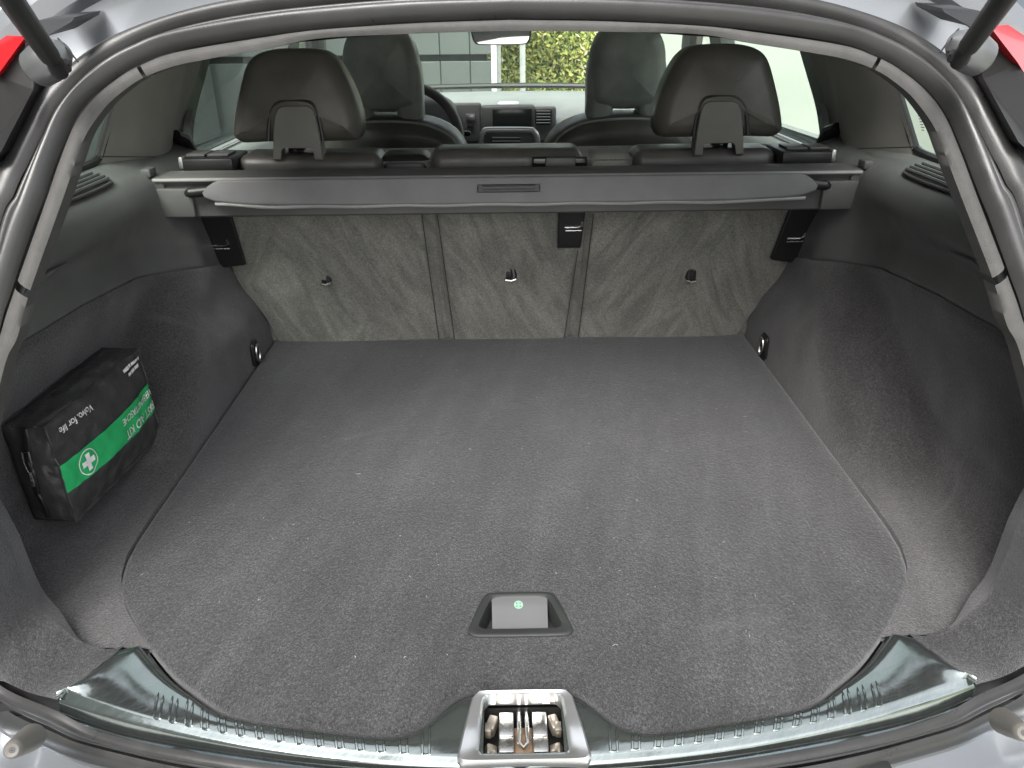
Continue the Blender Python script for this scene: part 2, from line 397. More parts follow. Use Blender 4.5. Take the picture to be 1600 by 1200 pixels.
obj('roof_skin', MB().grid([[mir(oc[k][i]) for k in range(5)] for i in reversed(up[1:])]+[[oc[k][i] for k in range(5)] for i in up]), MAT_paint, car, 40)
lowi = [i for i in range(len(o0)) if o0[i][2] < .03]
bc = [offset_curve(o0, .034, -.054), offset_curve(o0, .040, -.058), offset_curve(o0, .044, -.085), offset_curve(o0, .055, -.12), offset_curve(o0, .30, -.15), offset_curve(o0, .5, -.10)]
lo_rows = [[bc[k][i] for k in range(6)] for i in lowi]
obj('bumper', MB().grid(lo_rows+[[mir(p) for p in r] for r in reversed(lo_rows[:-1])]), MAT_bumper, car, 40)

def rear_corner(s):
    # tail lamp block running up the pillar: dark housing with a red lens
    A = [aY(38, 58, .86), aY(-60, 52, .92), aY(-60, 170, .86), aY(0, 113, .84)]
    A = [aY(40, 57, .87), aY(-90, 50, .95), aY(-90, 260, .90), aY(-2, 115, .83)]
    q0 = S(A, s); q1 = S([p+np.array([-.01, .12, .0]) for p in A], s)
    lamp = obj('tail_lamp', MB().hexa(q0, q1), MAT_red, car)
    e = [aY(40, 57, .868), aY(-2, 115, .828), aY(-2, 128, .826), aY(58, 62, .862)]
    h = [aY(52, 58, .90), aY(66, 80, .885), aY(52, 140, .845), aY(0, 240, .80), aY(-90, 330, .84), aY(-90, 260, .9), aY(-4, 118, .835), aY(38, 62, .872)]
    m = MB(); n = len(h)
    m.add(S(h, s)+S([p+np.array([-.02, .15, 0]) for p in h], s), [tuple(range(n))]+[(i, (i+1) % n, (i+1) % n+n, i+n) for i in range(n)])
    obj('lamp_housing', m, MAT_black, lamp, 30)
    # roof moulding tail
    q = [aY(54, 33, .84), aY(116, 27, .86), aY(112, 34, .85), aY(72, 57, .825)]
    obj('roof_moulding', MB().hexa(S(q, s), S([p+np.array([0, .06, .006]) for p in q], s)), MAT_black, car)
    # strut bracket and gas strut
    m = MB(); c0 = aY(56, 117, .80)
    m.lathe(S([c0+np.array([.004, 0, .006])], s)[0], (s*.9, .2, -.45), [(.001, -.040), (.010, -.036), (.016, -.026), (.019, -.012), (.0175, .002), (.010, .009), (.001, .010)], 18)
    obj('strut_bracket', m, simple('bracket_metal', (.14, .145, .145), .35, metal=.6), car)
    p0 = aY(93, 105, .772); p1 = aY(78, 88, .75); p2 = aY(12, -8, .60); p3 = p2+(p2-p1)*1.2
    st = obj('gas_strut', MB().tube(S([p1, p1+(p2-p1)*.02, p2, p3], s), [.0065, .0088, .0088, .0088], 18), MAT_black, car)
    m = MB().tube(S([p0+np.array([.0, .0, -.006]), p0+(p1-p0)*.5, p1], s), [.0065, .0075, .0065], 14)
    m.lathe(S([p0], s)[0], (s, 0, -.2), [(.001, -.009), (.006, -.008), (.0075, 0), (.006, .008), (.001, .009)], 14)
    obj('strut_socket', m, MAT_black, st)
    # panel joint line beside the strut
    j = [aY(94, 60, .83), aY(104, 70, .822), aY(125, 96, .80)]
    obj('panel_joint', MB().tube(S([p+np.array([0, -.004, .0]) for p in j], s), .0009, 6), MAT_black, car)
    # bump stop on the sill corner
    c = aY(19, 1172, .500); m = MB()
    m.lathe(S([c], s)[0], (-s*.25, -.75, .6), [(.0018, -.001), (.002, .0), (.006, .0015), (.008, -.001), (.0088, -.005), (.0095, -.012), (.0105, -.024), (.0118, -.036), (.013, -.055)], 22)
    bs = obj('bump_stop', m, simple('grey_rubber', (.10, .095, .085), .6), car)
    obj('stop_bore', MB().lathe(S([c], s)[0], (-s*.25, -.75, .6), [(.0005, .0006), (.0028, .0006), (.0029, -.001)], 14), MAT_black, bs)
both(rear_corner)

# --- boot side lining (carpet), pocket, upper plastic trim
EDGE_Y = [.55, .60, .633, .683, .737, .797, .844, .92, .99, 1.2, 1.7]
EDGE_X = [.23, .343, .385, .440, .482, .512, .524, .527, .527, .526, .526]
def edge_x(Y): return float(np.interp(Y, EDGE_Y, EDGE_X))
ZB_Y = [.6, .78, .86, .93, 1.04, 1.17, 1.27, 1.40, 1.58, 1.7]; ZB_Z = [.22, .255, .268, .278, .273, .262, .252, .226, .185, .16]
def zB(Y): return float(np.interp(Y, ZB_Y, ZB_Z))
NR = 34
def prof(Y):
    e = edge_x(Y); zb = zB(Y)
    arch = [(e+.004, -.012), (e+.0055, .0), (.5345, .05), (.541, .09), (.556, .118), (.571, .145), (.583, .19), (.601, .245), (.612, .29)]
    pk = [(e+.004, -.012), (e+.0055, .0), (max(e+.02, .575), .001), (max(e+.04, .605), .005), (.637, .018), (.653, .05), (.659, .10), (.652, .18), (.638, .24), (.626, .29)]
    mx = .592+.075*sst(.66, .83, Y); pk = [(min(a_, mx-.001*(10-i)), z_) for i, (a_, z_) in enumerate(pk)]
    A = spline([(a_, z_) for a_, z_ in arch], NR, 8); Pk = spline([(a_, z_) for a_, z_ in pk], NR, 8); out = []
    for i in range(NR):
        zm = (A[i][1]+Pk[i][1])/2; yb = min(1.40, 1.04+1.55*max(0, zm)); s = sst(yb-.15, yb+.10, Y)
        q = Pk[i]*(1-s)+A[i]*s
        # soft dents and the pressed ridge of the lining
        k = .004*mnoise.noise(Vector((Y*7, q[1]*9, 3)))+.0025*mnoise.noise(Vector((Y*17, q[1]*15, 8)))
        f = sst(0.02, .08, q[1]); q = q+np.array([k*f*1.6, 0])
        q = q+np.array([-.007*math.exp(-((Y-yb+.02)/.028)**2)*sst(.015, .05, q[1])*sst(.20, .10, q[1]), 0])
        # horizontal pressed crease in the pocket
        q = q+np.array([.006*math.exp(-((q[1]-.075)/.012)**2)*(1-s)*sst(.62, .66, q[0]+.03)*sst(.75, .82, Y), 0])
        out.append(q)
    zb_ = zb; res = [q for q in out if q[1] <= zb_]; last = res[-1]
    return resample(res+[np.array([last[0]+.004, zb_])], NR)
YS = np.linspace(.670, 1.598, 64)
PR = [prof(Y) for Y in YS]
def lining(s):
    rows = [[np.array([s*q[0], Y, q[1]]) for q in p] for Y, p in zip(YS, PR)]
    lin = obj('side_lining', MB().grid(rows), MAT_side, car, 50)
    # rim of the lining facing the opening
    rim = [(8, 800, .70), (19, 850, .70), (34, 887, .70), (60, 944, .692), (94, 977, .678), (127, 1002, .664), (165, 1015, .650), (190, 1022, .648)]
    E = [np.array([-.585, .715, .25]), np.array([-.580, .71, .19])]+[aY(x, y, Y_) for x, y, Y_ in rim[1:5]]+[aZ(127, 1002, .014), aZ(165, 1014, .006), aZ(194, 1009, .0025)]
    O = [o3[z_index(o3[:336], .25)], o3[z_index(o3[:336], .19)]]+[np.array([-.560, .645, .13]), np.array([-.565, .64, .09]), np.array([-.570, .635, .05]), aY(-10, 1056, .634), aY(10, 1066, .626), aY(45, 1082, .614), aZ(88, 1093, .002)]
    Eb, Ob = spline(E, 40), spline(O, 40); rr = []
    for i in range(40):
        kk = 1-sst(26, 39, i); mid = (Eb[i]+Ob[i])/2+np.array([.004, -.012, .012])*kk
        r = list(spline([Ob[i], Ob[i]*.72+mid*.28+np.array([0, -.003, .004])*kk, mid, Eb[i]*.85+mid*.15+np.array([0, -.004, .004])*kk, Eb[i]], 14))
        r += [Eb[i]+np.array([-.004, .006*kk, -.002]), Eb[i]+np.array([-.012, .03*kk, -.006])]
        rr.append(S(r, s))
    obj('lining_rim', MB().grid(rr), MAT_rim, lin, 60)
both(lining)

def up_prof(Y):
    zb = zB(Y); d = .02*sst(1.25, 1.0, Y) if Y < 1.25 else 0
    x0 = prof(Y)[-1][0]; zt = .0
    k = sst(.95, .70, Y)
    p = [(x0+.010, zb-.012), (x0+.003, zb-.002), (x0+.001, zb+.004), (x0+.004, zb+.03), (x0+.006, zb+.06), (.626, .355), (.632, .385), (.646, .404), (.668, .417), (.690, .428), (.704, .434), (.713, .437)]
    p = [(a_, z_-.10*k*sst(.25, .45, z_)) for a_, z_ in p]
    mx = .622+.10*sst(.70, .98, Y); p = [(min(a_, mx-.003*(len(p)-i)/len(p)), z_) for i, (a_, z_) in enumerate(p)]
    return spline(p, 40, 8)
UY = np.linspace(.655, 1.66, 50)
UPR = [up_prof(min(Y, 1.598)) for Y in UY]
def vplane(p): return p[2]-(.4125+.46*(abs(p[0])-.655))
def upper(s):
    rows = [[np.array([s*q[0], Y, q[1]]) for q in p] for Y, p in zip(UY, UPR)]
    u = obj('upper_side_trim', MB().grid(rows), MAT_plastic, car, 50)
    # pressed crease near the opening
    cr = [aX(1486, 394, .632), aX(1515, 408, .628), aX(1545, 430, .622), aX(1573, 462, .612)]
    obj('trim_crease', MB().tube([np.array([s*abs(p[0])-s*.001, p[1], p[2]]) for p in cr], [.0015, .003, .003, .0015], 8), MAT_plastic, u, 60)
    # air outlet grille on the shelf
    ol = [(176, 287), (166, 279), (140, 274), (112, 279), (92, 292), (60, 318), (60, 345), (98, 323), (135, 308), (162, 296)]
    P = [aF(x, y, vplane, .6, 2.2)+np.array([0, 0, .002]) for x, y in ol]
    c = np.mean(P, 0); U_ = np.array([0, 1.0, 0]); V_ = np.array([-.908, 0, .418]); N_ = np.array([.418, 0, .908])
    uv = [((p-c) @ U_, (p-c) @ V_) for p in P]
    fr = MB().pillow(uv, S([c], s)[0], (0, 1, 0), (s*.908, 0, .418), (-s*.418, 0, .908), .006, .003, 0, 60, 3)
    g = obj('grille_frame', fr, MAT_cassette, u)
    uv2 = [(a_*.90, b_*.80) for a_, b_ in uv]
    obj('grille_recess', MB().pillow(uv2, S([c+N_*.0032], s)[0], (0, 1, 0), (s*.908, 0, .418), (-s*.418, 0, .908), .002, .0009, 0, 50, 2), MAT_black, u)
    us = [q[0] for q in uv2]; vs_ = [q[1] for q in uv2]
    pts = np.array(closed_spline(uv2, 200))
    for k in range(4):
        vv = min(vs_)+(max(vs_)-min(vs_))*(.2+.2*k)
        sel = pts[np.abs(pts[:, 1]-vv) < .0025][:, 0]
        if len(sel) < 2: continue
        u0, u1 = sel.min()+.003, sel.max()-.003
        pth = [c+U_*q+V_*vv+N_*.0055 for q in np.linspace(u0, u1, 6)]
        obj('grille_slat', MB().tube(S(pth, s), .0021, 6, flat=1.6), MAT_plastic, u)
    # small hook below the edge cover
    h = aX(1580, 488, .60); h = np.array([s*h[0], h[1], h[2]])
    obj('pocket_hook', MB().tube([h+np.array([0, -.004, .012]), h+np.array([-s*.006, -.004, .004]), h+np.array([-s*.004, -.006, -.006]), h+np.array([s*.006, -.006, -.007])], .0025, 8), MAT_silver, u)
    # tie-down eye at the front corner of the floor
    t = aX(1194, 541, .528); t = np.array([s*t[0], t[1], t[2]])
    m = MB().pillow(rrect(.036, .052, .010), t, (0, 1, 0), (0, 0, 1), (-s, 0, 0), .006, .002, 0, 40, 3)
    te = obj('tie_down_eye', m, MAT_black, car)
    obj('eye_ring', MB().tube([t+np.array([-s*.006, .010*math.cos(a_), (.019)*math.sin(a_)]) for a_ in np.linspace(0, 2*math.pi, 20, endpoint=False)], .0026, 8, closed=True), MAT_chrome, te)
both(upper)

# boot base under the lift-out floor
obj('boot_base', MB().box((0, 1.12, -.04), (1.26, 1.0, .02)), MAT_black, car, 0)
obj('sill_member', MB().box((0, .575, -.10), (.78, .10, .10), .01), MAT_black, car)

# --- sill trim plate with ribs
FRONT = [(0, .607), (.035, .607), (.049, .606), (.060, .602), (.072, .592), (.086, .576), (.098, .562), (.110, .554), (.128, .549), (.16, .551), (.205, .558), (.25, .5655), (.29, .574), (.318, .585), (.343, .602), (.39, .637), (.439, .685)]
fx, fy = zip(*FRONT)
fs_ = spline(FRONT, 120); 
def front_y(x): return float(np.interp(abs(x), fs_[:, 0], fs_[:, 1]))
SI = list(zip(fs_[:, 0], fs_[:, 1]))+[(.4585, .674), (.468, .645), (.482, .620), (.497, .602)]
six, siy = np.array([p[0] for p in SI]), np.array([p[1] for p in SI])
def sill_in(x): return float(np.interp(abs(x), six, siy))-.0055
def sill_out(x): return .509+.365*x*x
LIP = .0095
def sill_pt(x, v, lift=0.0):
    yi, yo = sill_in(x), sill_out(x); w_ = max(yi-yo, .02)
    y = yi+(yo+LIP-yi)*(v/.75) if v < .75 else yo+LIP*(1-v)/.25
    d = y-yo; z = -.007+.006*sst(0, .10, v)+.0022*math.sin(math.pi*min(1, v/.8))+.006*sst(.38, .47, abs(x))*sst(1.0, .3, v)
    if d < LIP: q_ = (LIP-d)/LIP; z -= .0036*q_**1.2+.003*max(0, q_-.85)/.15
    return np.array([x, y, z+lift])
xs = np.concatenate([np.linspace(-.496, .496, 260)])
vv = [0, .03, .07, .1, .2, .35, .5, .62, .72, .75, .78, .82, .87, .92, .96, .985, 1.0]
rows = []
for x in xs:
    r = [sill_pt(x, v) for v in vv]; r = [r[0]+np.array([0, 0, -.012])]+r+[r[-1]+np.array([0, -.001, -.022])]
    rows.append(r)
mb = MB().grid(rows)
V = np.array(mb.v); 
mb.f = [f for f in mb.f if not (abs(V[list(f)].mean(0)[0]-.003) < .041 and .522 < V[list(f)].mean(0)[1] < .585)]
sill_o = obj('sill_plate', mb, MAT_sill, car, 50)
def rib(x, v0, v1, lean):
    m = MB()
    for dx, h in ((-.0034, .0010), (.0034, .0006)):
        m.tube([sill_pt(x+dx+lean*(v-.5), v, h*.5) for v in np.linspace(v0, v1, 7)], [.0004, .0014, .0016, .0016, .0016, .0016, .0012], 6)
    m.tube([sill_pt(x-.0028+lean*(v1-.5), v1, .001), sill_pt(x+lean*(v1-.5), v1+.02, .001), sill_pt(x+.0028+lean*(v1-.5), v1, .001)], .0013, 6)
    m.grid([[sill_pt(x+dx+lean*(v-.5), v, .0004) for dx in (-.0026, 0, .0026)] for v in np.linspace(v0, v1, 7)])
    return m
RX = [.094, .116, .139, .160, .181, .202, .223, .244, .265, .286, .306, .326, .345, .364, .382]
for s in (-1, 1):
    for x in RX:
        span = sill_in(x)-sill_out(x); L = .030 if x > .12 else .030+.012*(.12-x)/.01*.5
        v1 = .74; zone = max(span-LIP, .01); v0 = .75*(1-min(.028 if x > .12 else .046-.014*(x-.094)/.022, zone*.84)/zone)
        obj('rib', rib(s*x, v0, v1, -s*.045*x), MAT_sill, sill_o, 50)

# --- tailgate lock striker in the sill
lat = .004
def L3(x, y, z): return np.array([lat+x, y-.009, z])
rec = MB(); z0, z1 = -.012, -.075
q = [(-.046, .528), (.046, .528), (.041, .596), (-.041, .596)]
rec.add([L3(x, y, z0) for x, y in q]+[L3(x, y, z1) for x, y in q], [(4, 5, 6, 7), (0, 1, 5, 4), (1, 2, 6, 5), (2, 3, 7, 6), (3, 0, 4, 7)])
lock = obj('lock_recess', rec, MAT_black, car, 0)
out_ = [(-.047, .602), (.047, .602), (.054, .594), (.067, .524), (.064, .519), (-.064, .519), (-.067, .524), (-.054, .594)]
inn = [(-.036, .5975), (.036, .5975), (.041, .591), (.0435, .534), (.039, .5285), (-.039, .5285), (-.0435, .534), (-.041, .591)]
m = MB(); rows = []
for (ox, oy), (ix, iy) in zip(out_, inn):
    pass
O_ = resample(out_+[out_[0]], 81)[:-1]
I_ = []
ang = lambda p, c: math.atan2((p[1]-c[1])*1.0, (p[0]-c[0])*.62)
cI = (0, .5615); Id = resample(inn+[inn[0]], 400)[:-1]; ida = np.array([ang(p, cI) for p in Id])
for p in O_:
    k = int(np.argmin(np.abs(np.angle(np.exp(1j*(ida-ang(p, cI))))))); I_.append(Id[k])
def lz(p): return .0065-.004*sst(.56, .52, p[1])
fr = [[L3(*(O_[i]*(1-t)+I_[i]*t), lz(O_[i])+h) for t, h in ((0, -.014), (.03, -.001), (.15, .0018), (.45, .001), (.8, .0005), (.95, -.002), (1.0, -.016))] for i in range(80)]
obj('striker_frame', MB().grid(fr, cv=True), MAT_silver, lock, 40)
m = MB()
for sx in (-1, 1):
    m.box(L3(sx*.0175, .576, -.018), (.0155, .030, .012), .0015); m.box(L3(sx*.0175, .5515, -.019), (.0155, .0185, .012), .0015)
obj('striker_block', m, MAT_chrome, lock)
for sx in (-1, 1):
    m = MB().box(L3(sx*.033, .580, -.020), (.010, .018, .014), .002, Matrix.Rotation(sx*.3, 3, 'Z')).box(L3(sx*.0365, .571, -.016), (.007, .012, .012), .0015)
    m.box(L3(sx*.034, .553, -.026), (.013, .014, .01), .003, Matrix.Rotation(-sx*.5, 3, 'Y')); m.lathe(L3(sx*.031, .546, -.022), (0, 0, 1), [(.0005, .004), (.004, .003), (.005, 0), (.005, -.01)], 12)
    obj('striker_bracket', m, MAT_steel, lock)
obj('striker_well', MB().box(L3(0, .563, -.026), (.019, .034, .006), .001), MAT_brass, lock)
obj('striker_loop', MB().tube([L3(-.004, .595, -.016), L3(-.004, .575, -.010), L3(-.0045, .552, -.012), L3(0, .5475, -.014), L3(.0045, .552, -.012), L3(.004, .575, -.010), L3(.004, .595, -.016)], .0024, 10), MAT_chrome, lock)
obj('striker_step', MB().box(L3(0, .5415, -.0185), (.083, .003, .004), .001), MAT_chrome, lock)
obj('foam_tuft', MB().tube([L3(-.004, .529, -.009), L3(.0, .533, -.006), L3(.006, .530, -.008), L3(-.001, .5295, -.006)], .0007, 5), MAT_white, lock)

# ------------------------------------------------------------------ the lift-out boot floor
cf = thing('boot_floor_panel', 'charcoal carpeted boot floor panel with recessed lifting handle near its front edge', 'boot floor', (0, 1.1, 0))
LFT = [(.0, .607)]
out = [(x, y) for x, y in zip(fs_[:, 0], fs_[:, 1])]+[(.482, .737), (.503, .767), (.514, .797), (.522, .83), (.5255, .87), (.526, .92), (.5255, 1.0), (.5255, 1.2), (.5255, 1.4), (.5255, 1.596)]
P0 = np.array(out)
path = np.array(list(P0)+[[-x, y] for x, y in reversed(P0[1:])])
path = resample(list(path)+[path[0]], 421)[:-1]
T = np.roll(path, -1, 0)-np.roll(path, 1, 0); T /= np.linalg.norm(T, axis=1)[:, None]; NRM = np.stack([-T[:, 1], T[:, 0]], 1)
for _ in range(4): NRM = (NRM+np.roll(NRM, 1, 0)+np.roll(NRM, -1, 0))/3
bm = bmesh.new(); rings = []
for ins, z in ((.003, -.02), (.0, -.006), (.0006, .0005), (.002, .0028), (.006, .0036), (.02, .004)):
    rings.append([bm.verts.new((*(path[i]+NRM[i]*ins), z)) for i in range(len(path))])
n = len(path)
for a_, b_ in zip(rings, rings[1:]):
    for i in range(n): bm.faces.new((a_[i], a_[(i+1) % n], b_[(i+1) % n], b_[i]))
# handle opening
HC = np.array([.004, .713])
hol = [(-.058, -.0335), (-.062, -.028), (-.060, -.018), (-.050, .018), (-.044, .032), (-.034, .0385), (.034, .0385), (.044, .032), (.050, .018), (.060, -.018), (.062, -.028), (.058, -.0335), (.045, -.0365), (-.045, -.0365)]
hs_ = closed_spline(hol, 70)
hring = [bm.verts.new((HC[0]+p[0]*.94, HC[1]+p[1]*.92, .004)) for p in hs_]
he = [bm.edges.new((hring[i], hring[(i+1) % 70])) for i in range(70)]
oe = [bm.edges.get((rings[-1][i], rings[-1][(i+1) % n])) for i in range(n)]
bmesh.ops.triangle_fill(bm, use_beauty=True, use_dissolve=False, edges=oe+he)
me = bpy.data.meshes.new('carpet_panel'); bmesh.ops.recalc_face_normals(bm, faces=bm.faces); bm.to_mesh(me); bm.free()
me.materials.append(MAT_floor); me.shade_smooth(); me.set_sharp_from_angle(angle=R(50))
o = bpy.data.objects.new('carpet_panel', me); COL.objects.link(o); attach(o, cf)
cf.location.z -= .0035
# handle surround: raised rim, then a recess that falls away under the plate
def ring(sc_x, sc_y, z, dy=0): return [np.array([HC[0]+p[0]*sc_x, HC[1]+p[1]*sc_y+dy, z]) for p in hs_]
rows = [ring(1.0, 1.0, .0042), ring(.995, .99, .0062), ring(.97, .95, .0072), ring(.90, .86, .0070), ring(.80, .72, .0055, .003), ring(.74, .64, -.006, .005), ring(.70, .55, -.016, .006)]
m = MB().grid(rows, cu=True); e = len(m.v)-70; m.f.append(tuple(range(e, e+70)))
hnd = obj('handle_surround', m, simple('handle_plastic', (.020, .022, .021), .5, bs=900, bst=.2, bd=.0005), cf, 40)
# sloping pull plate with the printed roundel
q = [np.array([HC[0]+x, HC[1]+y, z]) for x, y, z in ((-.0335, -.012, -.006), (.0335, -.012, -.006), (.0345, .031, .0075), (-.0345, .031, .0075))]
def hp(u, v): return (q[0]*(1-u)+q[1]*u)*(1-v)+(q[3]*(1-u)+q[2]*u)*v
nrm = np.cross(q[1]-q[0], q[3]-q[0]); nrm /= np.linalg.norm(nrm)
m = MB().grid([[hp(u, v)+nrm*(-.0008*(abs(u-.5)*2)**6+.0012*max(0, (v-.75)/.25)*-1.5) for u in np.linspace(0, 1, 17)] for v in np.linspace(0, 1, 9)])
obj('pull_plate', m, MAT_plate, hnd, 60)
c = hp(.48, .70)+nrm*.0012; U_ = (q[1]-q[0])/np.linalg.norm(q[1]-q[0]); V_ = (q[3]-q[0])/np.linalg.norm(q[3]-q[0])
m = MB(); k = 28
m.add([c+.0056*(math.cos(a_)*U_+math.sin(a_)*V_) for a_ in np.linspace(0, 2*math.pi, k, endpoint=False)], [tuple(range(k))])
obj('printed_roundel', m, MAT_glow, hnd, 0)
m = MB()
for a_ in (45, 135, 225, 315):
    p = c+nrm*.0004+.0030*(math.cos(R(a_))*U_+math.sin(R(a_))*V_); m.add([p+.0008*(math.cos(t)*U_+math.sin(t)*V_) for t in np.linspace(0, 2*math.pi, 8, endpoint=False)], [tuple(range(8))])
obj('roundel_dots', m, MAT_black, hnd, 0)

# lint and fluff on the carpet
m = MB()
for i in range(130):
    x, y = rng.uniform(-.5, .5), rng.uniform(.62, 1.55)
    if y < front_y(x)+.02 or (abs(x) > .4 and y < .75) or (abs(x-HC[0]) < .075 and abs(y-HC[1]) < .05): continue
    a_ = rng.uniform(0, 6.28); L = rng.uniform(.0005, .0016) if i > 8 else rng.uniform(.002, .0045); d = np.array([math.cos(a_), math.sin(a_), 0]); c = np.array([x, y, .0012])
    m.tube([c-d*L, c+np.array([-d[1], d[0], .6])*L*.4, c+d*L], rng.uniform(.00018, .00038), 4)
tag(obj('lint', m, simple('lint_fibre', (.35, .34, .32), .9), None, 0), 'pale lint and fluff scattered over the boot carpet', 'lint', 'stuff')

# ------------------------------------------------------------------ rear seat
rs = thing('rear_seat', 'rear seat with grey felt back panels and two dark leather head restraints', 'seat', (0, 1.65, -.2))
def sbf(p): return p[1]-(1.6-.25*p[2])
def sb(x, y, d=0): p = aF(x, y, sbf, .8, 3); return p+np.array([0, -d, -d*.25])
def seat_panel(left, right, name='back_panel'):
    n = 34; Lp = spline([sb(*q) for q in left], n); Rp = spline([sb(*q) for q in right], n); rows = []
    for i in range(n):
        r = []
        for t in np.linspace(0, 1, 40):
            p = Lp[i]*(1-t)+Rp[i]*t; e = min(t, 1-t)*np.linalg.norm(Rp[i]-Lp[i])
            b = .012*(1-math.exp(-e/.008))+.006*math.sin(math.pi*t)+.0045*mnoise.noise(Vector((p[0]*6, 1, p[2]*8)))+.003*mnoise.noise(Vector((p[0]*14+p[2]*9, 5, p[2]*6)))
            if e <= 0: b = -.02
            r.append(p+np.array([0, -b, 0]))
        rows.append(r)
    return obj(name, MB().grid(rows), MAT_felt, rs, 60)
seat_panel([(330, 295), (342, 330), (354, 408), (372, 446), (402, 482), (418, 505), (432, 532)], [(668, 295), (671, 330), (680, 400), (690, 470), (698, 530)])
seat_panel([(672, 295), (675, 330), (684, 400), (694, 470), (702, 530)], [(914, 295), (911, 330), (902, 400), (895, 470), (890, 528)])
seat_panel([(920, 295), (917, 330), (908, 400), (900, 470), (894, 528)], [(1268, 285), (1256, 320), (1240, 398), (1222, 436), (1192, 472), (1172, 498), (1154, 524)])
for a_, b_ in (((684, 330), (711, 526)), ((660, 330), (687, 526)), ((926, 330), (902, 526)), ((902, 385), (880, 526))):
    obj('panel_stitch', MB().tube([sb(a_[0]*(1-t)+b_[0]*t, a_[1]*(1-t)+b_[1]*t, .0165) for t in np.linspace(0, 1, 12)], .0011, 6), simple('stitch_thread', (.055, .055, .046), .9), rs)
# solid seat behind the panels
obj('seat_shell', MB().hexa([np.array([x, 1.60-.25*z+.012, z]) for x, z in ((-.52, -.1), (.52, -.1), (.60, .40), (-.60, .40))], [np.array([x, 1.74-.25*z, z]) for x, z in ((-.52, -.1), (.52, -.1), (.60, .405), (-.60, .405))]), MAT_felt, rs)
# dark latch plates
for qd, hk in (([(312, 312), (362, 312), (389, 404), (351, 409)], (352, 373)), ([(872, 306), (915, 306), (906, 378), (870, 378)], (896, 345)), ([(1236, 300), (1284, 300), (1240, 402), (1198, 396)], (1238, 362))):
    F = [sb(x, y, .0215) for x, y in qd]; c = np.mean(F, 0); n_ = np.array([0, -.97, -.24]); U_ = np.array([1.0, 0, 0]); V_ = np.array([0, -.2425, .970])
    uv = [((p-c) @ U_, (p-c) @ V_) for p in F]
    lp = obj('latch_plate', MB().pillow(uv, c, U_, V_, n_, .008, .003, 0, 60, 3, smooth=False), MAT_black, rs)
    h = sb(hk[0], hk[1], .027); sx = -1 if hk[0] > 1000 else 1
    m = MB().tube([h+U_*.016*a_+V_*b_ for a_, b_ in ((-1.2, .0), (.4, .0), (.9, .004), (.9, .012))], .0022, 8).tube([h+U_*.016*a_-V_*.007 for a_ in (-1.1, .9)], .0014, 8)
    obj('latch_striker', m, MAT_chrome, lp)
# bag hooks in the seat back
for x, y in ((511, 431), (797, 425), (1078, 427)):
    c = sb(x, y, .020); sx = -1 if x > 1000 else 1
    m = MB().tube([c+np.array([-.006*sx, .006, .020]), c+np.array([.006*sx, .004, .016]), c+np.array([.009*sx, .0, .002]), c+np.array([.006*sx, -.004, -.004])], [.005, .006, .006, .004], 8)
    m.box(c+np.array([0, .004, .006]), (.018, .006, .032), .002)
    bh = obj('bag_hook', m, MAT_black, rs)
    obj('hook_tip', MB().tube([c+np.array([-.010*sx, -.004, -.005]), c+np.array([.002*sx, -.006, -.006]), c+np.array([.012*sx, -.005, -.003])], .0024, 8), MAT_chrome, bh)
# upholstered shoulders seen over the cover
def shoulder(x0, x1, y0, y1, name, mat=MAT_leather, Y=1.49, r=.022, dep=.10):
    a_ = aY(x0, y1, Y); b_ = aY(x1, y0, Y); c = (a_+b_)/2; w_, h_ = abs(b_[0]-a_[0]), abs(b_[2]-a_[2])+.06
    return obj(name, MB().box((c[0], Y+dep/2, max(a_[2], b_[2])-h_/2), (w_, dep, h_), min(r, h_*.3), seg=5), mat, rs)
shoulder(368, 595, 241, 262, 'shoulder_pad'); shoulder(590, 672, 243, 262, 'shoulder_gap', MAT_black, 1.51); shoulder(672, 912, 233, 262, 'centre_pad', MAT_leather, 1.475)
shoulder(918, 992, 241, 262, 'shoulder_gap', MAT_pillar, 1.51); shoulder(990, 1218, 233, 262, 'shoulder_pad')
for s in (-1, 1):
    a_ = aY(368 if s < 0 else 1217, 262, 1.48)
    bx = obj('belt_guide', MB().box((a_[0]+s*.045, 1.51, .405), (.095, .10, .026), .004), MAT_black, rs)
    obj('guide_lid', MB().box((a_[0]+s*.030, 1.505, .4205), (.040, .05, .005), .002), MAT_cassette, bx)
    obj('guide_lid', MB().box((a_[0]+s*.072, 1.505, .4205), (.036, .05, .005), .002), MAT_cassette, bx)
    obj('guide_catch', MB().box((a_[0]+s*.093, 1.47, .41), (.008, .02, .022), .002), MAT_silver, bx)
rb = obj('release_latch', MB().box(aY(874, 254, 1.47)+np.array([0, -.004, 0]), (.102, .016, .022), .003), MAT_gloss, rs)
obj('release_lever', MB().box(aY(875, 253, 1.462)+np.array([0, -.008, .001]), (.056, .012, .018), .004), MAT_cassette, rb)
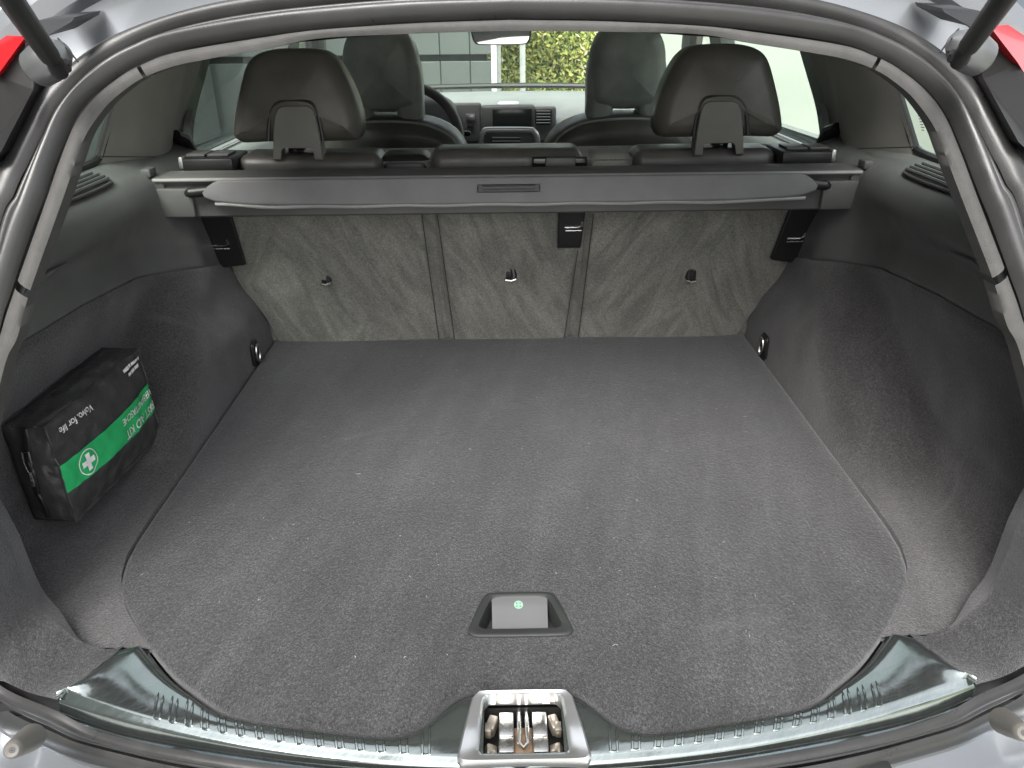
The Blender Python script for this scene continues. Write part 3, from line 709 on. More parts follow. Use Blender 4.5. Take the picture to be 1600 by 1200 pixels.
# head restraints
HR = [(505, 975), (512, 800), (545, 600), (590, 400), (640, 305), (720, 250), (850, 218), (1000, 210), (1180, 214), (1290, 240), (1375, 310), (1450, 420), (1530, 580), (1590, 760), (1608, 900), (1590, 990), (1540, 1018), (1290, 1026), (830, 1030), (600, 1040), (545, 1010)]
ARCH = [(800, 1010), (805, 860), (830, 735), (880, 672), (960, 650), (1120, 650), (1190, 672), (1230, 735), (1262, 860), (1290, 1010)]
BRK = [(848, 1172), (852, 900), (865, 780), (890, 715), (930, 692), (1150, 690), (1200, 718), (1230, 790), (1262, 950), (1296, 1172), (1228, 1172), (1210, 1085), (1185, 1068), (945, 1068), (922, 1090), (916, 1172)]
def crop(p): return (280+p[0]/5.714, 40+p[1]/5.714)
def headrest(s):
    Yh = 1.505
    W_ = lambda p, Y: aY(*crop(p), Y)
    Ys = Yh+.03; pts = [W_(p, Ys) for p in HR]; c = np.mean(pts, 0)
    uv = [(p[0]-c[0], p[2]-c[2]) for p in pts]; cc = np.array([c[0]+.004, Yh+.045, c[2]]); uv = [(a_*1.025, b_*1.01) for a_, b_ in uv]
    if s > 0: uv = [(-a_, b_) for a_, b_ in uv]; cc[0] = aY(1113.5, 125, Ys)[0]+(c[0]-aY(469, 130, Ys)[0])*-1
    hr = obj('head_restraint', MB().pillow(uv, cc, (1, 0, 0), (0, .05, .998), (0, -.998, .05), .11, .036, .006, 90, 7), MAT_leather, rs, 60)
    sg = -s; ox = cc[0]-(-s)*0
    def L_(p, Y): 
        q = W_(p, Y)-W_((1056, 640), Y)+np.array([aY(469, 150, Ys)[0]-c[0], 0, W_((1056, 640), Ys)[2]-c[2]]); return np.array([cc[0]+q[0]*(-s if s > 0 else 1), Y, c[2]+q[2]])
    ar = spline([L_(p, Yh-.013) for p in ARCH], 40)
    obj('groove_shade', MB().tube(ar, .0035, 8), MAT_black, hr)  # black tube put in for the shade of the groove round the bracket
    br = [L_(p, Yh) for p in BRK]; bc = np.mean(br, 0); n = len(br)
    f0 = [p+np.array([0, -.016, 0]) for p in br]; f1 = [p+np.array([0, .012, 0]) for p in br]; f2 = [bc+(p-bc)*.965+np.array([0, -.019, 0]) for p in br]
    bm = bmesh.new(); R0 = [bm.verts.new(p) for p in f1]; R1 = [bm.verts.new(p) for p in f0]; R2 = [bm.verts.new(p) for p in f2]
    for A_, B_ in ((R0, R1), (R1, R2)):
        for i in range(n): bm.faces.new((A_[i], A_[(i+1) % n], B_[(i+1) % n], B_[i]))
    bm.faces.new(R2); bmesh.ops.triangulate(bm, faces=[f for f in bm.faces if len(f.verts) > 4])
    bm.verts.index_update(); m = MB().add([v.co for v in bm.verts], [[v.index for v in f.verts] for f in bm.faces]); bm.free()
    obj('restraint_bracket', m, simple('bracket_plastic', (.13, .128, .115), .5, bs=800, bst=.2, bd=.0006), hr, 40)
    w0 = L_((1070, 1120), Yh); m = MB().box(w0+np.array([0, .02, 0]), (.05, .02, .022), .003)
    obj('bracket_catch', m, MAT_gloss, hr)
both(headrest)

# ------------------------------------------------------------------ luggage cover
cv = thing('luggage_cover', 'grey roll-up luggage cover with rigid end flap spanning the boot below the head restraints', 'luggage cover', (0, 1.42, .37))
def sweep_x(prof_, x0, x1, k=24, name='', mat=None, parent=None):
    rows = [[np.array([x, y, z]) for y, z in prof_] for x in np.linspace(x0, x1, k)]
    m = MB().grid(rows, cu=True); n = len(prof_); m.f.append(tuple(range(n))); m.f.append(tuple(range(len(m.v)-1, len(m.v)-n-1, -1)))
    return obj(name, m, mat, parent, 35)
zt = .3995
cas = [(1.392, .390), (1.394, .394), (1.400, zt-.0015), (1.440, zt+.001), (1.448, zt-.004), (1.450, .35), (1.44, .325), (1.41, .322), (1.404, .326), (1.402, .384), (1.396, .385)]
sweep_x(cas, -.618, .618, 12, 'cassette', MAT_cassette, cv)
obj('cassette_edge', MB().tube([np.array([x, 1.3925, .3925]) for x in np.linspace(-.632, .632, 12)], .0032, 10), MAT_edge_highlight, cv)  # pale tube carries the painted highlight of the front edge
fl = []
half = [(0, -.0245), (.2, -.0243), (.4, -.023), (.48, -.0205), (.525, -.015), (.545, -.007), (.549, .0), (.540, .009), (.525, .020), (.515, .0225), (.3, .023), (.0, .023)]
fl = half+[(-x, y) for x, y in reversed(half[1:-1])]
fc = np.array([.004, 1.378, .3722]); V_ = np.array([0, .26, .966]); N_ = np.array([0, -.966, .26])
flap = obj('end_flap', MB().pillow(resample(fl+[fl[0]], 200)[:-1], fc, (1, 0, 0), V_, N_, .010, .004, 0, 240, 4, smooth=False), MAT_cover, cv, 50)
obj('flap_fold', MB().tube([fc+np.array([x, 0, 0])-V_*(.0255+.0008*math.sin(x*40)-.006*sst(.40, .54, abs(x)))+N_*.001 for x in np.linspace(-.525, .525, 60)], .0032, 8), MAT_edge_highlight, flap)
obj('flap_grip', MB().pillow(rrect(.112, .014, .004), fc+N_*.0052+V_*.002-np.array([.004, 0, 0]), (1, 0, 0), V_, N_, .004, .0018, 0, 60, 3), MAT_black, flap)
obj('grip_bar', MB().tube([fc+N_*.0078+V_*.003+np.array([x-.004, 0, 0]) for x in np.linspace(-.046, .046, 8)], .0034, 8), MAT_cassette, flap)
for s in (-1, 1):
    ec = obj('end_cap', MB().box((s*.632, 1.425, .384), (.034, .06, .026), .005), MAT_cassette, cv)
    obj('cap_knob', MB().box((s*.642, 1.405, .405), (.018, .030, .016), .004), MAT_cassette, ec)
    obj('flap_peg', MB().tube([(s*.535, 1.39, .374), (s*.568, 1.384, .372), (s*.575, 1.384, .370)], [.009, .009, .005], 12), MAT_black, cv)
    obj('cap_cover', MB().box((s*.600, 1.398, .352), (.065, .014, .052), .004), MAT_cassette, ec)

# ------------------------------------------------------------------ first aid bag
fb = thing('first_aid_bag', 'black first aid bag with green band and white cross, upside down in side pocket', 'first aid bag', (-.62, .98, .04))
Dp, Cp = np.array([-.589, .853, .047]), np.array([-.575, 1.098, .040]); Ap, Bp = np.array([-.586, .846, .196]), np.array([-.588, 1.118, .186])
DEP = np.array([-.062, .010, -.002])
def bag(u, v, w_):
    f = (Dp*(1-u)+Cp*u)*(1-v)+(Ap*(1-u)+Bp*u)*v; p = f+DEP*w_
    su, sv, sw = math.sin(math.pi*min(1, max(0, u))), math.sin(math.pi*min(1, max(0, v))), math.sin(math.pi*min(1, max(0, w_)))
    p = p+np.array([.012*(su*sv)**.7*(1 if w_ < .5 else -1)*(abs(w_-.5)*2)**3, 0, 0])
    p = p+np.array([0, .010*(sv*sw)**.7*(-1 if u < .5 else 1)*(abs(u-.5)*2)**5, 0])+np.array([0, 0, .010*(su*sw)**.8*(-.3 if v < .5 else .6)*(abs(v-.5)*2)**5])
    k = mnoise.noise(Vector((u*5+w_*2, v*5, w_*4+1)))*.0045+mnoise.noise(Vector((u*12, v*9+u*6, w_*9)))*.0038+mnoise.noise(Vector((u*26-v*18, v*9, w_*12)))*.0014
    e = min(1, 3*max(abs(u-.5), abs(v-.5))-.5)
    return p+np.array([k, -k*.6, k*.4])*(.5+.6*e)
def face(f, nu, nv): return [[f(a_, b_) for a_ in np.linspace(0, 1, nu)] for b_ in np.linspace(0, 1, nv)]
m = MB()
for f in (lambda a_, b_: bag(a_, b_, 0), lambda a_, b_: bag(a_, b_, 1)): m.grid(face(f, 44, 30))
for f in (lambda a_, b_: bag(0, b_, a_), lambda a_, b_: bag(1, b_, a_)): m.grid(face(f, 14, 30))
for f in (lambda a_, b_: bag(b_, 0, a_), lambda a_, b_: bag(b_, 1, a_)): m.grid(face(f, 14, 44))
bm = bmesh.new(); vs = [bm.verts.new(p) for p in m.v]
for f in m.f: bm.faces.new([vs[i] for i in f])
bmesh.ops.remove_doubles(bm, verts=bm.verts, dist=.0006); bm.verts.index_update()
m = MB().add([v.co for v in bm.verts], [[v.index for v in f.verts] for f in bm.faces]); bm.free()
body = obj('bag_body', m, MAT_nylon, fb, 70)
pip = MB()
for fn in (lambda t: bag(t, 1, 0), lambda t: bag(0, t, 0), lambda t: bag(1, t, 0), lambda t: bag(t, 0, 0), lambda t: bag(0, 1, t), lambda t: bag(t, 1, 1)):
    pip.tube([fn(t) for t in np.linspace(0, 1, 30)], .0016, 6)
obj('piping', pip, MAT_nylon, fb)
def on(u, v, d=.0012): return bag(u, v, 0)+np.array([d, 0, d*.3])
obj('green_band', MB().grid([[on(u, .315+.285*t+.03*u*(t-.5)) for u in np.linspace(0.0, 1.0, 50)] for t in np.linspace(0, 1, 10)]), MAT_green, fb, 70)
Lu, Lv = .25, .148; cu, cv_ = .185, .455
def on2(x, y, d): return on(cu+x/Lu, cv_+y/Lv, d)
m = MB()
rows = [[on2(r_*math.cos(t), r_*math.sin(t), .0022) for t in np.linspace(0, 2*math.pi, 40, endpoint=False)] for r_ in (.0185, .0170)]
m.grid(rows, cu=True); obj('cross_ring', m, MAT_white, fb, 0)
m = MB()
for hw, hh in ((.0125, .0042), (.0042, .0125)):
    m.grid([[on2(x, y, .0024 if hw > hh else .0026) for x in np.linspace(-hw, hw, 6)] for y in np.linspace(-hh, hh, 6)])
obj('white_cross', m, MAT_white, fb, 0)
def bag_text(s, size, u_start, v_mid, name, space=1.0, mat=MAT_white):
    vs, fs = text_mesh(s, size, 'LEFT', space)
    obj(name, MB().add([on(u_start-x/Lu, v_mid-y/Lv, .0036) for x, y, _ in vs], fs), mat, fb, 0)
bag_text('FIRST AID KIT', .0190, .985, .388, 'band_lettering', .95)
bag_text('VERBANDTASCHE', .0150, .985, .530, 'band_lettering', .88)
bag_text('Volvo. for life', .0140, .345, .885, 'corner_lettering', .92)
m = MB()
for v_, words in ((.925, (.004, .020, .006, .018)), (.865, (.014, .012, .010))):
    x = .955 if v_ > .9 else .93
    for wd in words:
        m.grid([[on(x-t*wd/Lu, v_+dv, .0022) for t in np.linspace(0, 1, 5)] for dv in (-.016, .016)]); x -= (wd+.0016)/Lu
obj('small_print', m, MAT_white, fb, 0)
z_ = lambda t: bag(0, .98-.9*t, .46+.10*t)+np.array([0, -.002, 0])
zp = obj('zip', MB().tube([z_(t) for t in np.linspace(0, 1, 24)], .0042, 8, flat=.6), MAT_black, fb)
c = z_(.22)+np.array([0, -.004, .002]); d = (z_(.62)-z_(.22)); d /= np.linalg.norm(d); sde = np.array([1, 0, 0])
obj('zip_puller', MB().tube([c+sde*.004, c+d*.016+sde*.0045, c+d*.03+sde*.002, c+d*.03-sde*.002, c+d*.016-sde*.0045, c-sde*.004], .0012, 8, closed=True), MAT_chrome, zp)
obj('zip_tag', MB().tube([c+d*.03, c+d*.045, c+d*.052], [.0016, .0028, .002], 8), MAT_chrome, zp)

# ------------------------------------------------------------------ cabin shell
def sidef(off=0.0): return lambda p: abs(p[0])-(.70-off-.38*max(0, p[2]-.44))
def side_pt(x, y, off=0): return aF(x, y, sidef(off), .4, 4)
def cabin(s):
    # C-pillar trim between the quarter window and the rear door window
    c0 = [side_pt(198, 90, .006), side_pt(183, 146, .006), side_pt(170, 195, .006), side_pt(156, 246, .006), side_pt(153, 262, .006)]
    c1 = [side_pt(250, 78, .026), side_pt(238, 140, .026), side_pt(228, 195, .026), side_pt(222, 250, .026), side_pt(222, 268, .02)]
    c2 = [side_pt(292, 70, .026), side_pt(276, 140, .028), side_pt(268, 195, .030), side_pt(262, 250, .034), side_pt(262, 270, .03)]
    c3 = [side_pt(300, 68, .012), side_pt(284, 140, .012), side_pt(276, 195, .012), side_pt(272, 250, .012), side_pt(270, 272, .012)]
    c4 = [side_pt(335, 68, .002), side_pt(320, 125, .002), side_pt(306, 180, .002), side_pt(300, 235, .002), side_pt(300, 280, .002)]
    for c in (c0, c1, c2, c3, c4):
        c.insert(0, c[0]+(c[0]-c[1])*.8)
    cols = [spline(c, 24) for c in (c0, c1, c2, c3, c4)]
    rows = []
    for i in range(24):
        rows.append(S(spline([c[i] for c in cols], 26, 6), s))
    pl = obj('pillar_trim', MB().grid(rows), MAT_pillar, car, 50)
    jl = [side_pt(150+i*10, 244+.6*math.sin(i/4), .033-.012*abs(i-6)/6) for i in range(13)]
    obj('trim_joint', MB().tube(S([p+np.array([.006, -.003, 0]) for p in jl], s), .0011, 6), MAT_black, pl)
    # quarter window: pane with black frame
    q = [side_pt(184, 143, -.01), side_pt(152, 254, -.01), side_pt(90, 275, -.01), side_pt(60, 260, -.01)]
    q = [side_pt(190, 100, -.012), q[1], np.array([-.715, 1.0, .435]), np.array([-.66, 1.02, .56]), np.array([-.645, 1.15, .62])]
    qw = obj('quarter_window', MB().add(S(q, s), [tuple(range(5))]), MAT_glass, car, 0)
    fr = [side_pt(194, 96, 0), side_pt(181, 150, 0), side_pt(166, 203, 0), side_pt(154, 246, 0), side_pt(147, 254, 0), side_pt(120, 266, 0), np.array([-.70, 1.02, .437])]
    obj('window_frame', MB().tube(S(resample(fr, 40), s), .0075, 8), MAT_black, qw)
    k = MB()
    for i_, wd in enumerate((10, 7, 8, 4, 5, 3)):
        a0, a1 = side_pt(148-i_*1.0, 196+i_*4.4, -.009), side_pt(148-wd-i_*1.0, 196.8+i_*4.4, -.009); k.tube(S([a0, a1], s), .0008, 4)
    obj('etched_mark', k, MAT_black, qw, 0)
    # seat belt upper guide and strap
    b = [side_pt(274, 212, .03), side_pt(286, 218, .035), side_pt(300, 236, .045)]
    bg_ = obj('belt_anchor', MB().tube(S(b, s), [.012, .016, .012], 10), MAT_black, car)
    st = [side_pt(296, 172, .008), side_pt(292, 200, .02), side_pt(300, 236, .04)]
    obj('belt_strap', MB().grid([S([p+np.array([0, d, 0]) for d in (-.02, .02)], s) for p in spline(st, 12)]), MAT_black, bg_, 60)
    X = .70
    # inner door panels, belt line and chrome strip
    for y0, y1 in ((1.62, 2.46), (2.50, 3.12)):
        pr = [(.60, -.22), (.655, -.05), (.645, .10), (.625, .16), (.64, .20), (.675, .27), (.688, .325), (.70, .345), (.735, .352)]
        rows = [[np.array([s*x, y, z+(.012 if y0 > 2 else 0)-.010*(y-1.7)]) for x, z in pr] for y in np.linspace(y0, y1, 12)]
        dp = obj('door_panel', MB().grid(rows), MAT_dash, car, 50)
        obj('belt_strip', MB().tube([(s*.722, y, .358-.010*(y-1.7)+(.012 if y0 > 2 else 0)) for y in np.linspace(y0, y1, 6)], .0045, 8), MAT_silver, dp)
        zt_ = .355-.010*(y0-1.7)
        gz = [np.array([s*.728, y0+.03, .35]), np.array([s*.728, y1-.02, .35]), np.array([s*.60, y1-.04 if y0 < 2 else y1-.55, .69]), np.array([s*.60, y0+.06, .69])]
        obj('side_window', MB().add(gz, [(0, 1, 2, 3)]), MAT_glass, car, 0)
    # body side, B-pillar and A-pillar
    obj('body_side', MB().hexa([np.array([s*.76, .90, -.45]), np.array([s*.76, 3.5, -.45]), np.array([s*.745, 3.5, .335]), np.array([s*.745, .90, .40])], [np.array([s*.80, .90, -.45]), np.array([s*.80, 3.5, -.45]), np.array([s*.775, 3.5, .335]), np.array([s*.775, .90, .40])]), MAT_paint, car)
    bp = [np.array([s*.70, 2.40, .30]), np.array([s*.70, 2.56, .30]), np.array([s*.585, 2.54, .70]), np.array([s*.585, 2.42, .70])]
    obj('middle_pillar', MB().hexa(bp, [p+np.array([s*.04, 0, 0]) for p in bp]), MAT_dash2, car)
    obj('front_pillar', MB().tube([(s*.70, 3.30, .34), (s*.67, 3.0, .50), (s*.60, 2.66, .68)], .035, 10), MAT_dash2, car)
    obj('roof_rail_trim', MB().tube([(s*.53, 1.02, .66), (s*.575, 1.3, .69), (s*.59, 2.0, .70), (s*.60, 2.66, .69)], .03, 10), MAT_pillar, car)
both(cabin)
# roof lining
rows = [[np.array([x, y, .705+.03*(1-(x/.6)**2)*min(1, (y-.9)/.5)-.03*sst(1.2, .9, y)]) for x in np.linspace(-.6, .6, 13)] for y in np.linspace(.93, 2.66, 14)]
rows = [[np.array([p[0]*(.55 if i == 0 else .8 if i == 1 else 1), p[1], p[2]]) for p in r] for i, r in enumerate(rows)]
obj('roof_lining', MB().grid(rows), MAT_roof, car, 60)
# the roof lining is closed at the back by the rail above the seal
A = [np.array(o3[i])+np.array([0, .02, 0]) for i in range(0, seam1)]; B = [np.array([p[0]*1.06, p[1]+.13, p[2]+.045]) for p in A]
rr = [[a_*(1-t)+b_*t for t in np.linspace(0, 1, 4)] for a_, b_ in zip(A, B)]
obj('rear_rail_trim', MB().grid([[mir(p) for p in r] for r in reversed(rr)][:-1]+rr), MAT_pillar, car, 60)
obj('cabin_floor', MB().box((0, 2.6, -.30), (1.46, 2.0, .02)), MAT_black, car, 0)
# windscreen
q = [np.array([-.70, 3.34, .345]), np.array([.70, 3.34, .345]), np.array([.60, 2.68, .70]), np.array([-.60, 2.68, .70])]
rows = [[(q[0]*(1-u)+q[1]*u)*(1-v)+(q[3]*(1-u)+q[2]*u)*v+np.array([0, .10*(1-(2*u-1)**2), 0]) for u in np.linspace(0, 1, 16)] for v in np.linspace(0, 1, 6)]
ws = obj('windscreen', MB().grid(rows), MAT_glass, car, 60)
# dashboard
def dash_row(x):
    k = 1-(x/.72)**2; dr = sst(-.05, -.30, x)*.0
    return [np.array([x, 2.86, -.15]), np.array([x, 2.88, .08]), np.array([x, 2.90, .20]), np.array([x, 2.905, .275]), np.array([x, 2.915, .300]), np.array([x, 2.94, .318]), np.array([x, 3.05, .334+.006*k]), np.array([x, 3.22, .340+.012*k]), np.array([x, 3.36+.06*k, .342+.012*k])]
ds = obj('dashboard', MB().grid([dash_row(x) for x in np.linspace(-.70, .70, 40)]), MAT_dash, car, 40)
obj('scuttle_edge', MB().tube([(x, 3.34+.09*(1-(x/.7)**2), .362+.012*(1-(x/.72)**2)) for x in np.linspace(-.68, .68, 24)], .011, 8), MAT_black, car)
def dpt(x, y, Y=2.90): return aY(x, y, Y)
def panel(name, x0, y0, x1, y1, mat, parent, Y=2.895, dep=.02, bev=.006):
    a_, b_ = dpt(x0, y1, Y), dpt(x1, y0, Y); c = (a_+b_)/2
    return obj(name, MB().box(c, (abs(b_[0]-a_[0]), dep, abs(b_[2]-a_[2])), bev, seg=3), mat, parent)
panel('driver_fascia', 700, 160, 752, 224, MAT_dash2, ds, 2.893, .02, .01)
h = panel('screen_hood', 752, 163, 836, 206, MAT_dash2, ds, 2.888, .03, .012)
sd_ = panel('display_screen', 770, 170, 831, 200, MAT_screen, ds, 2.868, .004, .001)
panel('vent_surround', 833, 166, 869, 222, MAT_dash2, ds, 2.886, .03, .010)
av = panel('air_vent', 836, 170, 862, 195, MAT_black, car, 2.866, .006, .004)
for k in range(5): 
    a_, b_ = dpt(838, 173.5+k*4.6, 2.858), dpt(860, 173.5+k*4.6, 2.858); obj('vent_slat', MB().tube([a_, b_], .0022, 6), MAT_dash, av)
a_ = dpt(735, 183, 2.878); ks = obj('key_slot', MB().box(a_, (.034, .01, .022), .004), MAT_silver, ds)
obj('start_button', MB().box(dpt(735, 197, 2.876), (.024, .008, .010), .002), MAT_black, ds)
c = np.array([0.012, 3.06, .345]); obj('dash_speaker', MB().lathe(c, (0, 0, 1), [(.001, .002), (.036, .002), (.040, 0), (.041, -.004)], 24), MAT_white, ds)
# centre console vent with silver frame
fr = [aY(x, y, 2.80) for x, y in ((750, 240), (752, 214), (756, 206), (764, 203), (826, 203), (834, 206), (839, 214), (841, 240))]
cs = obj('console_frame', MB().tube(spline(fr, 40), .010, 10, flat=.8), MAT_silver, car)
a_, b_ = aY(757, 240, 2.81), aY(834, 206, 2.81); c = (a_+b_)/2
obj('console_panel', MB().box(c, (abs(b_[0]-a_[0]), .01, abs(b_[2]-a_[2])), .003), MAT_dash2, cs)
a_, b_ = aY(768, 240, 2.80), aY(814, 212, 2.80); c = (a_+b_)/2
obj('console_vent', MB().box(c, (abs(b_[0]-a_[0]), .01, abs(b_[2]-a_[2])), .003), MAT_black, cs)
for k in range(4):
    obj('console_slat', MB().tube([aY(769, 215+k*5.5, 2.79), aY(813, 215+k*5.5, 2.79)], .0022, 6), MAT_dash, cs)
obj('console_body', MB().box((.005, 2.75, .02), (.26, .16, .36), .02), MAT_dash2, car)
# steering wheel
wc = np.array([-.335, 2.60, .275]); ax = np.array([0, -.90, .43]); ux = np.array([1.0, 0, 0]); uz = np.array([0, .43, .90])
swl = obj('steering_wheel', MB().tube([wc+.185*(math.cos(t)*ux+math.sin(t)*uz) for t in np.linspace(0, 2*math.pi, 60, endpoint=False)], .016, 12, closed=True), MAT_leather, car)
obj('wheel_hub', MB().pillow(rrect(.17, .13, .05, 5), wc+np.array([0, .02, 0]), ux, uz, ax, .05, .02, .008, 50, 4), MAT_dash2, swl)
m = MB()
for a_ in (R(0), R(180), R(270)): m.tube([wc+np.array([0, .02, 0])+.06*(math.cos(a_)*ux+math.sin(a_)*uz), wc+.18*(math.cos(a_)*ux+math.sin(a_)*uz)], [.022, .014], 10, flat=.5)
obj('wheel_spoke', m, MAT_dash2, swl)
obj('control_stalk', MB().tube([(-.20, 2.70, .285), (-.125, 2.685, .288), (-.118, 2.684, .288)], [.007, .009, .006], 10), MAT_gloss, car)
obj('instrument_hood', MB().pillow(rrect(.34, .16, .07, 6), (-.335, 2.83, .315), (1, 0, 0), (0, .1, .99), (0, -1, .1), .12, .03, 0, 60, 4), MAT_dash2, ds)
# interior mirror
mc = (aY(735, 30, 2.84)+aY(830, 72, 2.84))/2; hw = abs(aY(830, 50, 2.84)[0]-aY(735, 50, 2.84)[0])/2
mo = [(-hw, .035), (hw, .035), (hw*1.0, .0), (hw*.93, -.028), (hw*.7, -.037), (-hw*.6, -.037), (-hw*.88, -.030), (-hw*.98, -.0)]
N_ = np.array([-.05, -1, .03]); N_ /= np.linalg.norm(N_); U_ = np.cross(N_, (0, 0, 1)); U_ /= -np.linalg.norm(U_) if U_[0] < 0 else np.linalg.norm(U_); V_ = np.cross(U_, N_); V_ = V_ if V_[2] > 0 else -V_
rm = obj('interior_mirror', MB().pillow(mo, mc, U_, V_, N_, .03, .008, 0, 60, 4), MAT_black, car)
obj('mirror_face', MB().add([mc+N_*.0165+U_*x*.95+V_*y*.92 for x, y in closed_spline(mo, 40)], [tuple(range(40))]), MAT_mirror, rm, 0)
obj('mirror_stem', MB().tube([mc-N_*.01, mc+np.array([0, .06, .06])], .012, 8), MAT_black, rm)

# ------------------------------------------------------------------ front seats
def front_seat():
    X0 = -.345
    fsx = thing('front_seat', 'driver seat in dark leather behind the steering wheel', 'seat', (X0, 2.35, -.25), 'front seats of the car')
    # backrest
    bo = [(-.235, -.40), (-.250, -.1), (-.245, .12), (-.215, .215), (-.15, .262), (-.06, .278), (.06, .278), (.15, .262), (.215, .215), (.245, .12), (.250, -.1), (.235, -.40)]
    obj('backrest', MB().pillow(bo, (X0, 2.37, .115), (1, 0, 0), (0, -.17, .985), (0, -.985, -.17), .15, .055, .01, 80, 6), MAT_leather, fsx, 60)
    obj('backrest_piping', MB().tube([np.array([X0+x*.94, 2.295-.17*z*.96, .115+z*.955]) for x, z in spline(bo[2:-2], 40)], .0035, 6), MAT_leather2, fsx)
    # head restraint with two wide legs
    ho = [(-.105, -.03), (-.108, .04), (-.098, .10), (-.07, .138), (-.02, .150), (.02, .150), (.07, .138), (.098, .10), (.108, .04), (.105, -.03), (.088, -.060), (.04, -.072), (-.04, -.072), (-.088, -.060)]
    hr = obj('head_restraint', MB().pillow(ho, (X0, 2.33, .475), (1, 0, 0), (0, -.1, .995), (0, -.995, -.1), .11, .045, .008, 70, 6), MAT_leather2, fsx, 60)
    for sx in (-1, 1):
        lo = [(sx*.106, .06), (sx*.110, -.06), (sx*.100, -.135), (sx*.055, -.138), (sx*.050, -.11), (sx*.032, -.062), (sx*.03, .02), (sx*.06, .05)]
        obj('restraint_leg', MB().pillow(lo, (X0, 2.335, .470), (1, 0, 0), (0, -.1, .995), (0, -.995, -.1), .095, .026, .0, 50, 5), MAT_leather2, hr, 60)
    obj('cushion', MB().box((X0, 2.62, -.12), (.50, .52, .16), .05, seg=4), MAT_leather, fsx)
    return fsx
f1 = front_seat()
f2 = f1.copy(); COL.objects.link(f2); f2.location.x += .685; f2['label'] = 'passenger seat in dark leather beside the centre console'
for ch in list(f1.children):
    c = ch.copy(); COL.objects.link(c); c.parent = f2; c.matrix_parent_inverse = ch.matrix_parent_inverse.copy()
    for g in ch.children:
        d = g.copy(); COL.objects.link(d); d.parent = c

# ------------------------------------------------------------------ surroundings
GZ = -.63
t = NT('pale_paving'); v = t.n('ShaderNodeTexNoise'); 
t.set(Base_Color=t.ramp(t.noise(3, 6, .7), [(.3, (.34, .34, .32)), (.7, (.46, .46, .43))]), Roughness=.9); t.bump(t.noise(120, 3), .4, .004)
tag(obj('ground', MB().add([(-150, -150, GZ), (150, -150, GZ), (150, 150, GZ), (-150, 150, GZ)], [(0, 1, 2, 3)]), t.m, None, 0), kind='structure')
t = NT('grass_mat'); t.set(Base_Color=t.ramp(t.noise(25, 5, .7), [(.3, (.10, .14, .035)), (.7, (.22, .27, .07))]), Roughness=.95); t.bump(t.noise(90, 3), .8, .02)
tag(obj('grass_verge', MB().grid([[np.array([x, y, GZ+.01+.36*sst(2.3, 2.9, x)+.05*rng.random()]) for x in np.linspace(2.3, 3.12, 12)] for y in np.linspace(-1, 5.2, 70)]), t.m, None, 60), kind='structure')
# pale rendered wall on the passenger side
MAT_render = simple('pale_render', (.40, .43, .385), .9, var=.04, vs=2, bs=60, bst=.15, bd=.004)
pw = thing('garden_wall', 'pale rendered wall behind a grass verge beside the car', 'wall', (3.2, 4, GZ))
def wall_run(p0, p1, z0_, z1_, th):
    p0, p1 = np.array([*p0, 0]), np.array([*p1, 0]); d = p1-p0; L_ = np.linalg.norm(d); c = (p0+p1)/2+np.array([0, 0, (z0_+z1_)/2])
    return MB().box(c, (L_, th, z1_-z0_), .01, Matrix.Rotation(math.atan2(d[1], d[0]), 3, 'Z'))
for p0, p1 in (((3.25, -2), (3.25, 7.5)), ((3.25, 7.5), (1.62, 9.05))):
    obj('wall_body', wall_run(p0, p1, GZ, .98, .2), MAT_render, pw, 0)
    obj('wall_coping', wall_run(p0, p1, .98, 1.04, .28), simple('coping_stone', (.5, .5, .48), .8), pw, 0)
# grey panelled hall on the driver side and ahead
MAT_panel = simple('grey_cladding', (.095, .110, .103), .55, var=.06, vs=1.5, rvar=.08)
MAT_joint = simple('cladding_joint', (.06, .066, .063), .7)
hall = thing('metal_hall', 'grey hall clad in large metal panels with a dark horizontal joint', 'building', (-3, 6, GZ))
def clad_run(p0, p1, widths, nrm_, zs):
    p0, p1 = np.array(p0, float), np.array(p1, float); d = (p1-p0)/np.linalg.norm(p1-p0); n_ = np.array(nrm_, float); x = 0
    for wd in widths:
        for za, zb_ in zip(zs, zs[1:]):
            c = p0+d*(x+wd/2)+np.array([0, 0, (za+zb_)/2]); sz = np.abs(d)*(wd-.005)+np.abs(n_)*.06+np.array([0, 0, zb_-za-.055])
            obj('cladding_panel', MB().box(c, tuple(sz), .006, seg=1), MAT_panel, hall, 30)
        x += wd
zj = .27
clad_run((-9.3, 7.55, 0), (-.10, 7.55, 0), [1.5, 1.5, 1.5, 1.5, 1.6, 1.13, .27, .22], (0, 1, 0), [GZ, zj, 3.2])
clad_run((-2.6, -6, 0), (-2.6, 7.4, 0), [1.9]*7, (1, 0, 0), [GZ, zj, 3.2])
obj('wall_core', MB().box((-4.8, 7.9, 1.28), (9.3, .6, 3.83), .005), MAT_joint, hall, 0)
obj('wall_core', MB().box((-2.95, .7, 1.28), (.6, 13.4, 3.83), .005), MAT_joint, hall, 0)
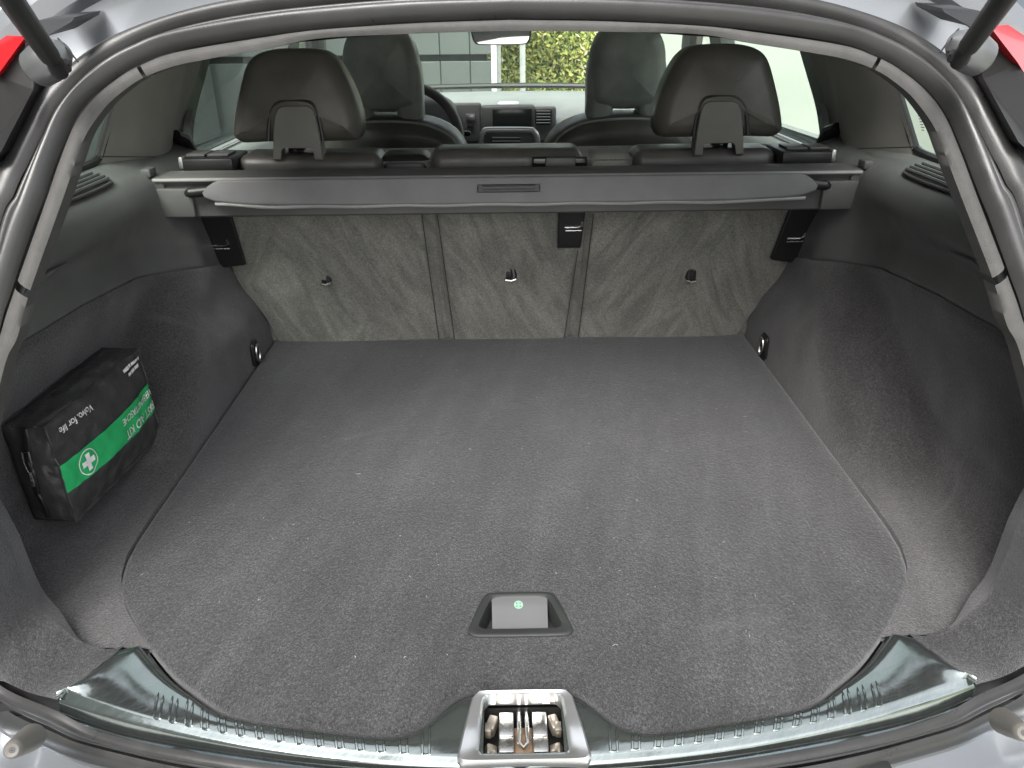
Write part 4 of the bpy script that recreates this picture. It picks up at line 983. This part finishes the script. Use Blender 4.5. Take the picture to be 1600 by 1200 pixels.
obj('corner_trim', MB().box((-.085, 7.55, 1.28), (.05, .12, 3.83), .01), MAT_white, hall)
# hedge and posts
def leafmat():
    t = NT('hedge_leaf'); g = t.n('ShaderNodeNewGeometry')
    t.set(Base_Color=t.ramp(g.outputs['Random Per Island'], [(0, (.12, .17, .04)), (.35, (.24, .30, .07)), (.65, (.42, .44, .12)), (.88, (.60, .54, .14)), (1, (.62, .58, .42))]), Roughness=.6)
    return t.m
hedge = thing('garden_hedge', 'tall yellow green leafy hedge beyond the windscreen', 'hedge', (1.5, 9.4, GZ))
N = 22000
P = np.stack([rng.uniform(-.6, 1.75, N), 9.0+np.abs(rng.normal(0, .10, N)), rng.uniform(GZ, 1.6, N)], 1)
P[:, 1] += .06*np.sin(P[:, 0]*5.3+P[:, 2]*3)+.05*np.sin(P[:, 2]*9+P[:, 0]*2)
m = MB(); vs = []; fs = []
A = rng.normal(size=(N, 3)); A[:, 1] *= .5; A /= np.linalg.norm(A, axis=1)[:, None]; B = np.cross(A, rng.normal(size=(N, 3))+np.array([0, -1.2, .4])); B /= np.linalg.norm(B, axis=1)[:, None]+1e-9
L = rng.uniform(.022, .040, N)[:, None]
for i in range(N):
    k = len(vs); a_, b_ = A[i]*L[i], B[i]*L[i]*.42; vs += [P[i]-a_, P[i]+b_, P[i]+a_, P[i]-b_]; fs.append((k, k+1, k+2, k+3))
tag(obj('foliage', MB().add(vs, fs), leafmat(), hedge, 0), kind='stuff')
obj('hedge_core', MB().box((.6, 9.75, .45), (2.3, 1.0, 2.1), .1), simple('hedge_inside', (.13, .16, .06), .9, var=.4, vs=20), hedge)
for x, wd, lab in ((-.05, .055, 'slim pale post standing at the hall corner before the hedge'), (.20, .06, 'slim pale post standing in front of the hedge right of the hall corner')):
    p = thing('fence_post', lab, 'post', (x, 8.6, GZ), 'pale posts in front of the hedge')
    obj('shaft', MB().box((x, 8.6, .4), (wd, .05, 2.06), .006), simple('post_paint', (.62, .63, .60), .6), p); obj('post_cap', MB().box((x, 8.6, 1.44), (wd+.02, .07, .03), .006), MAT_silver, p)
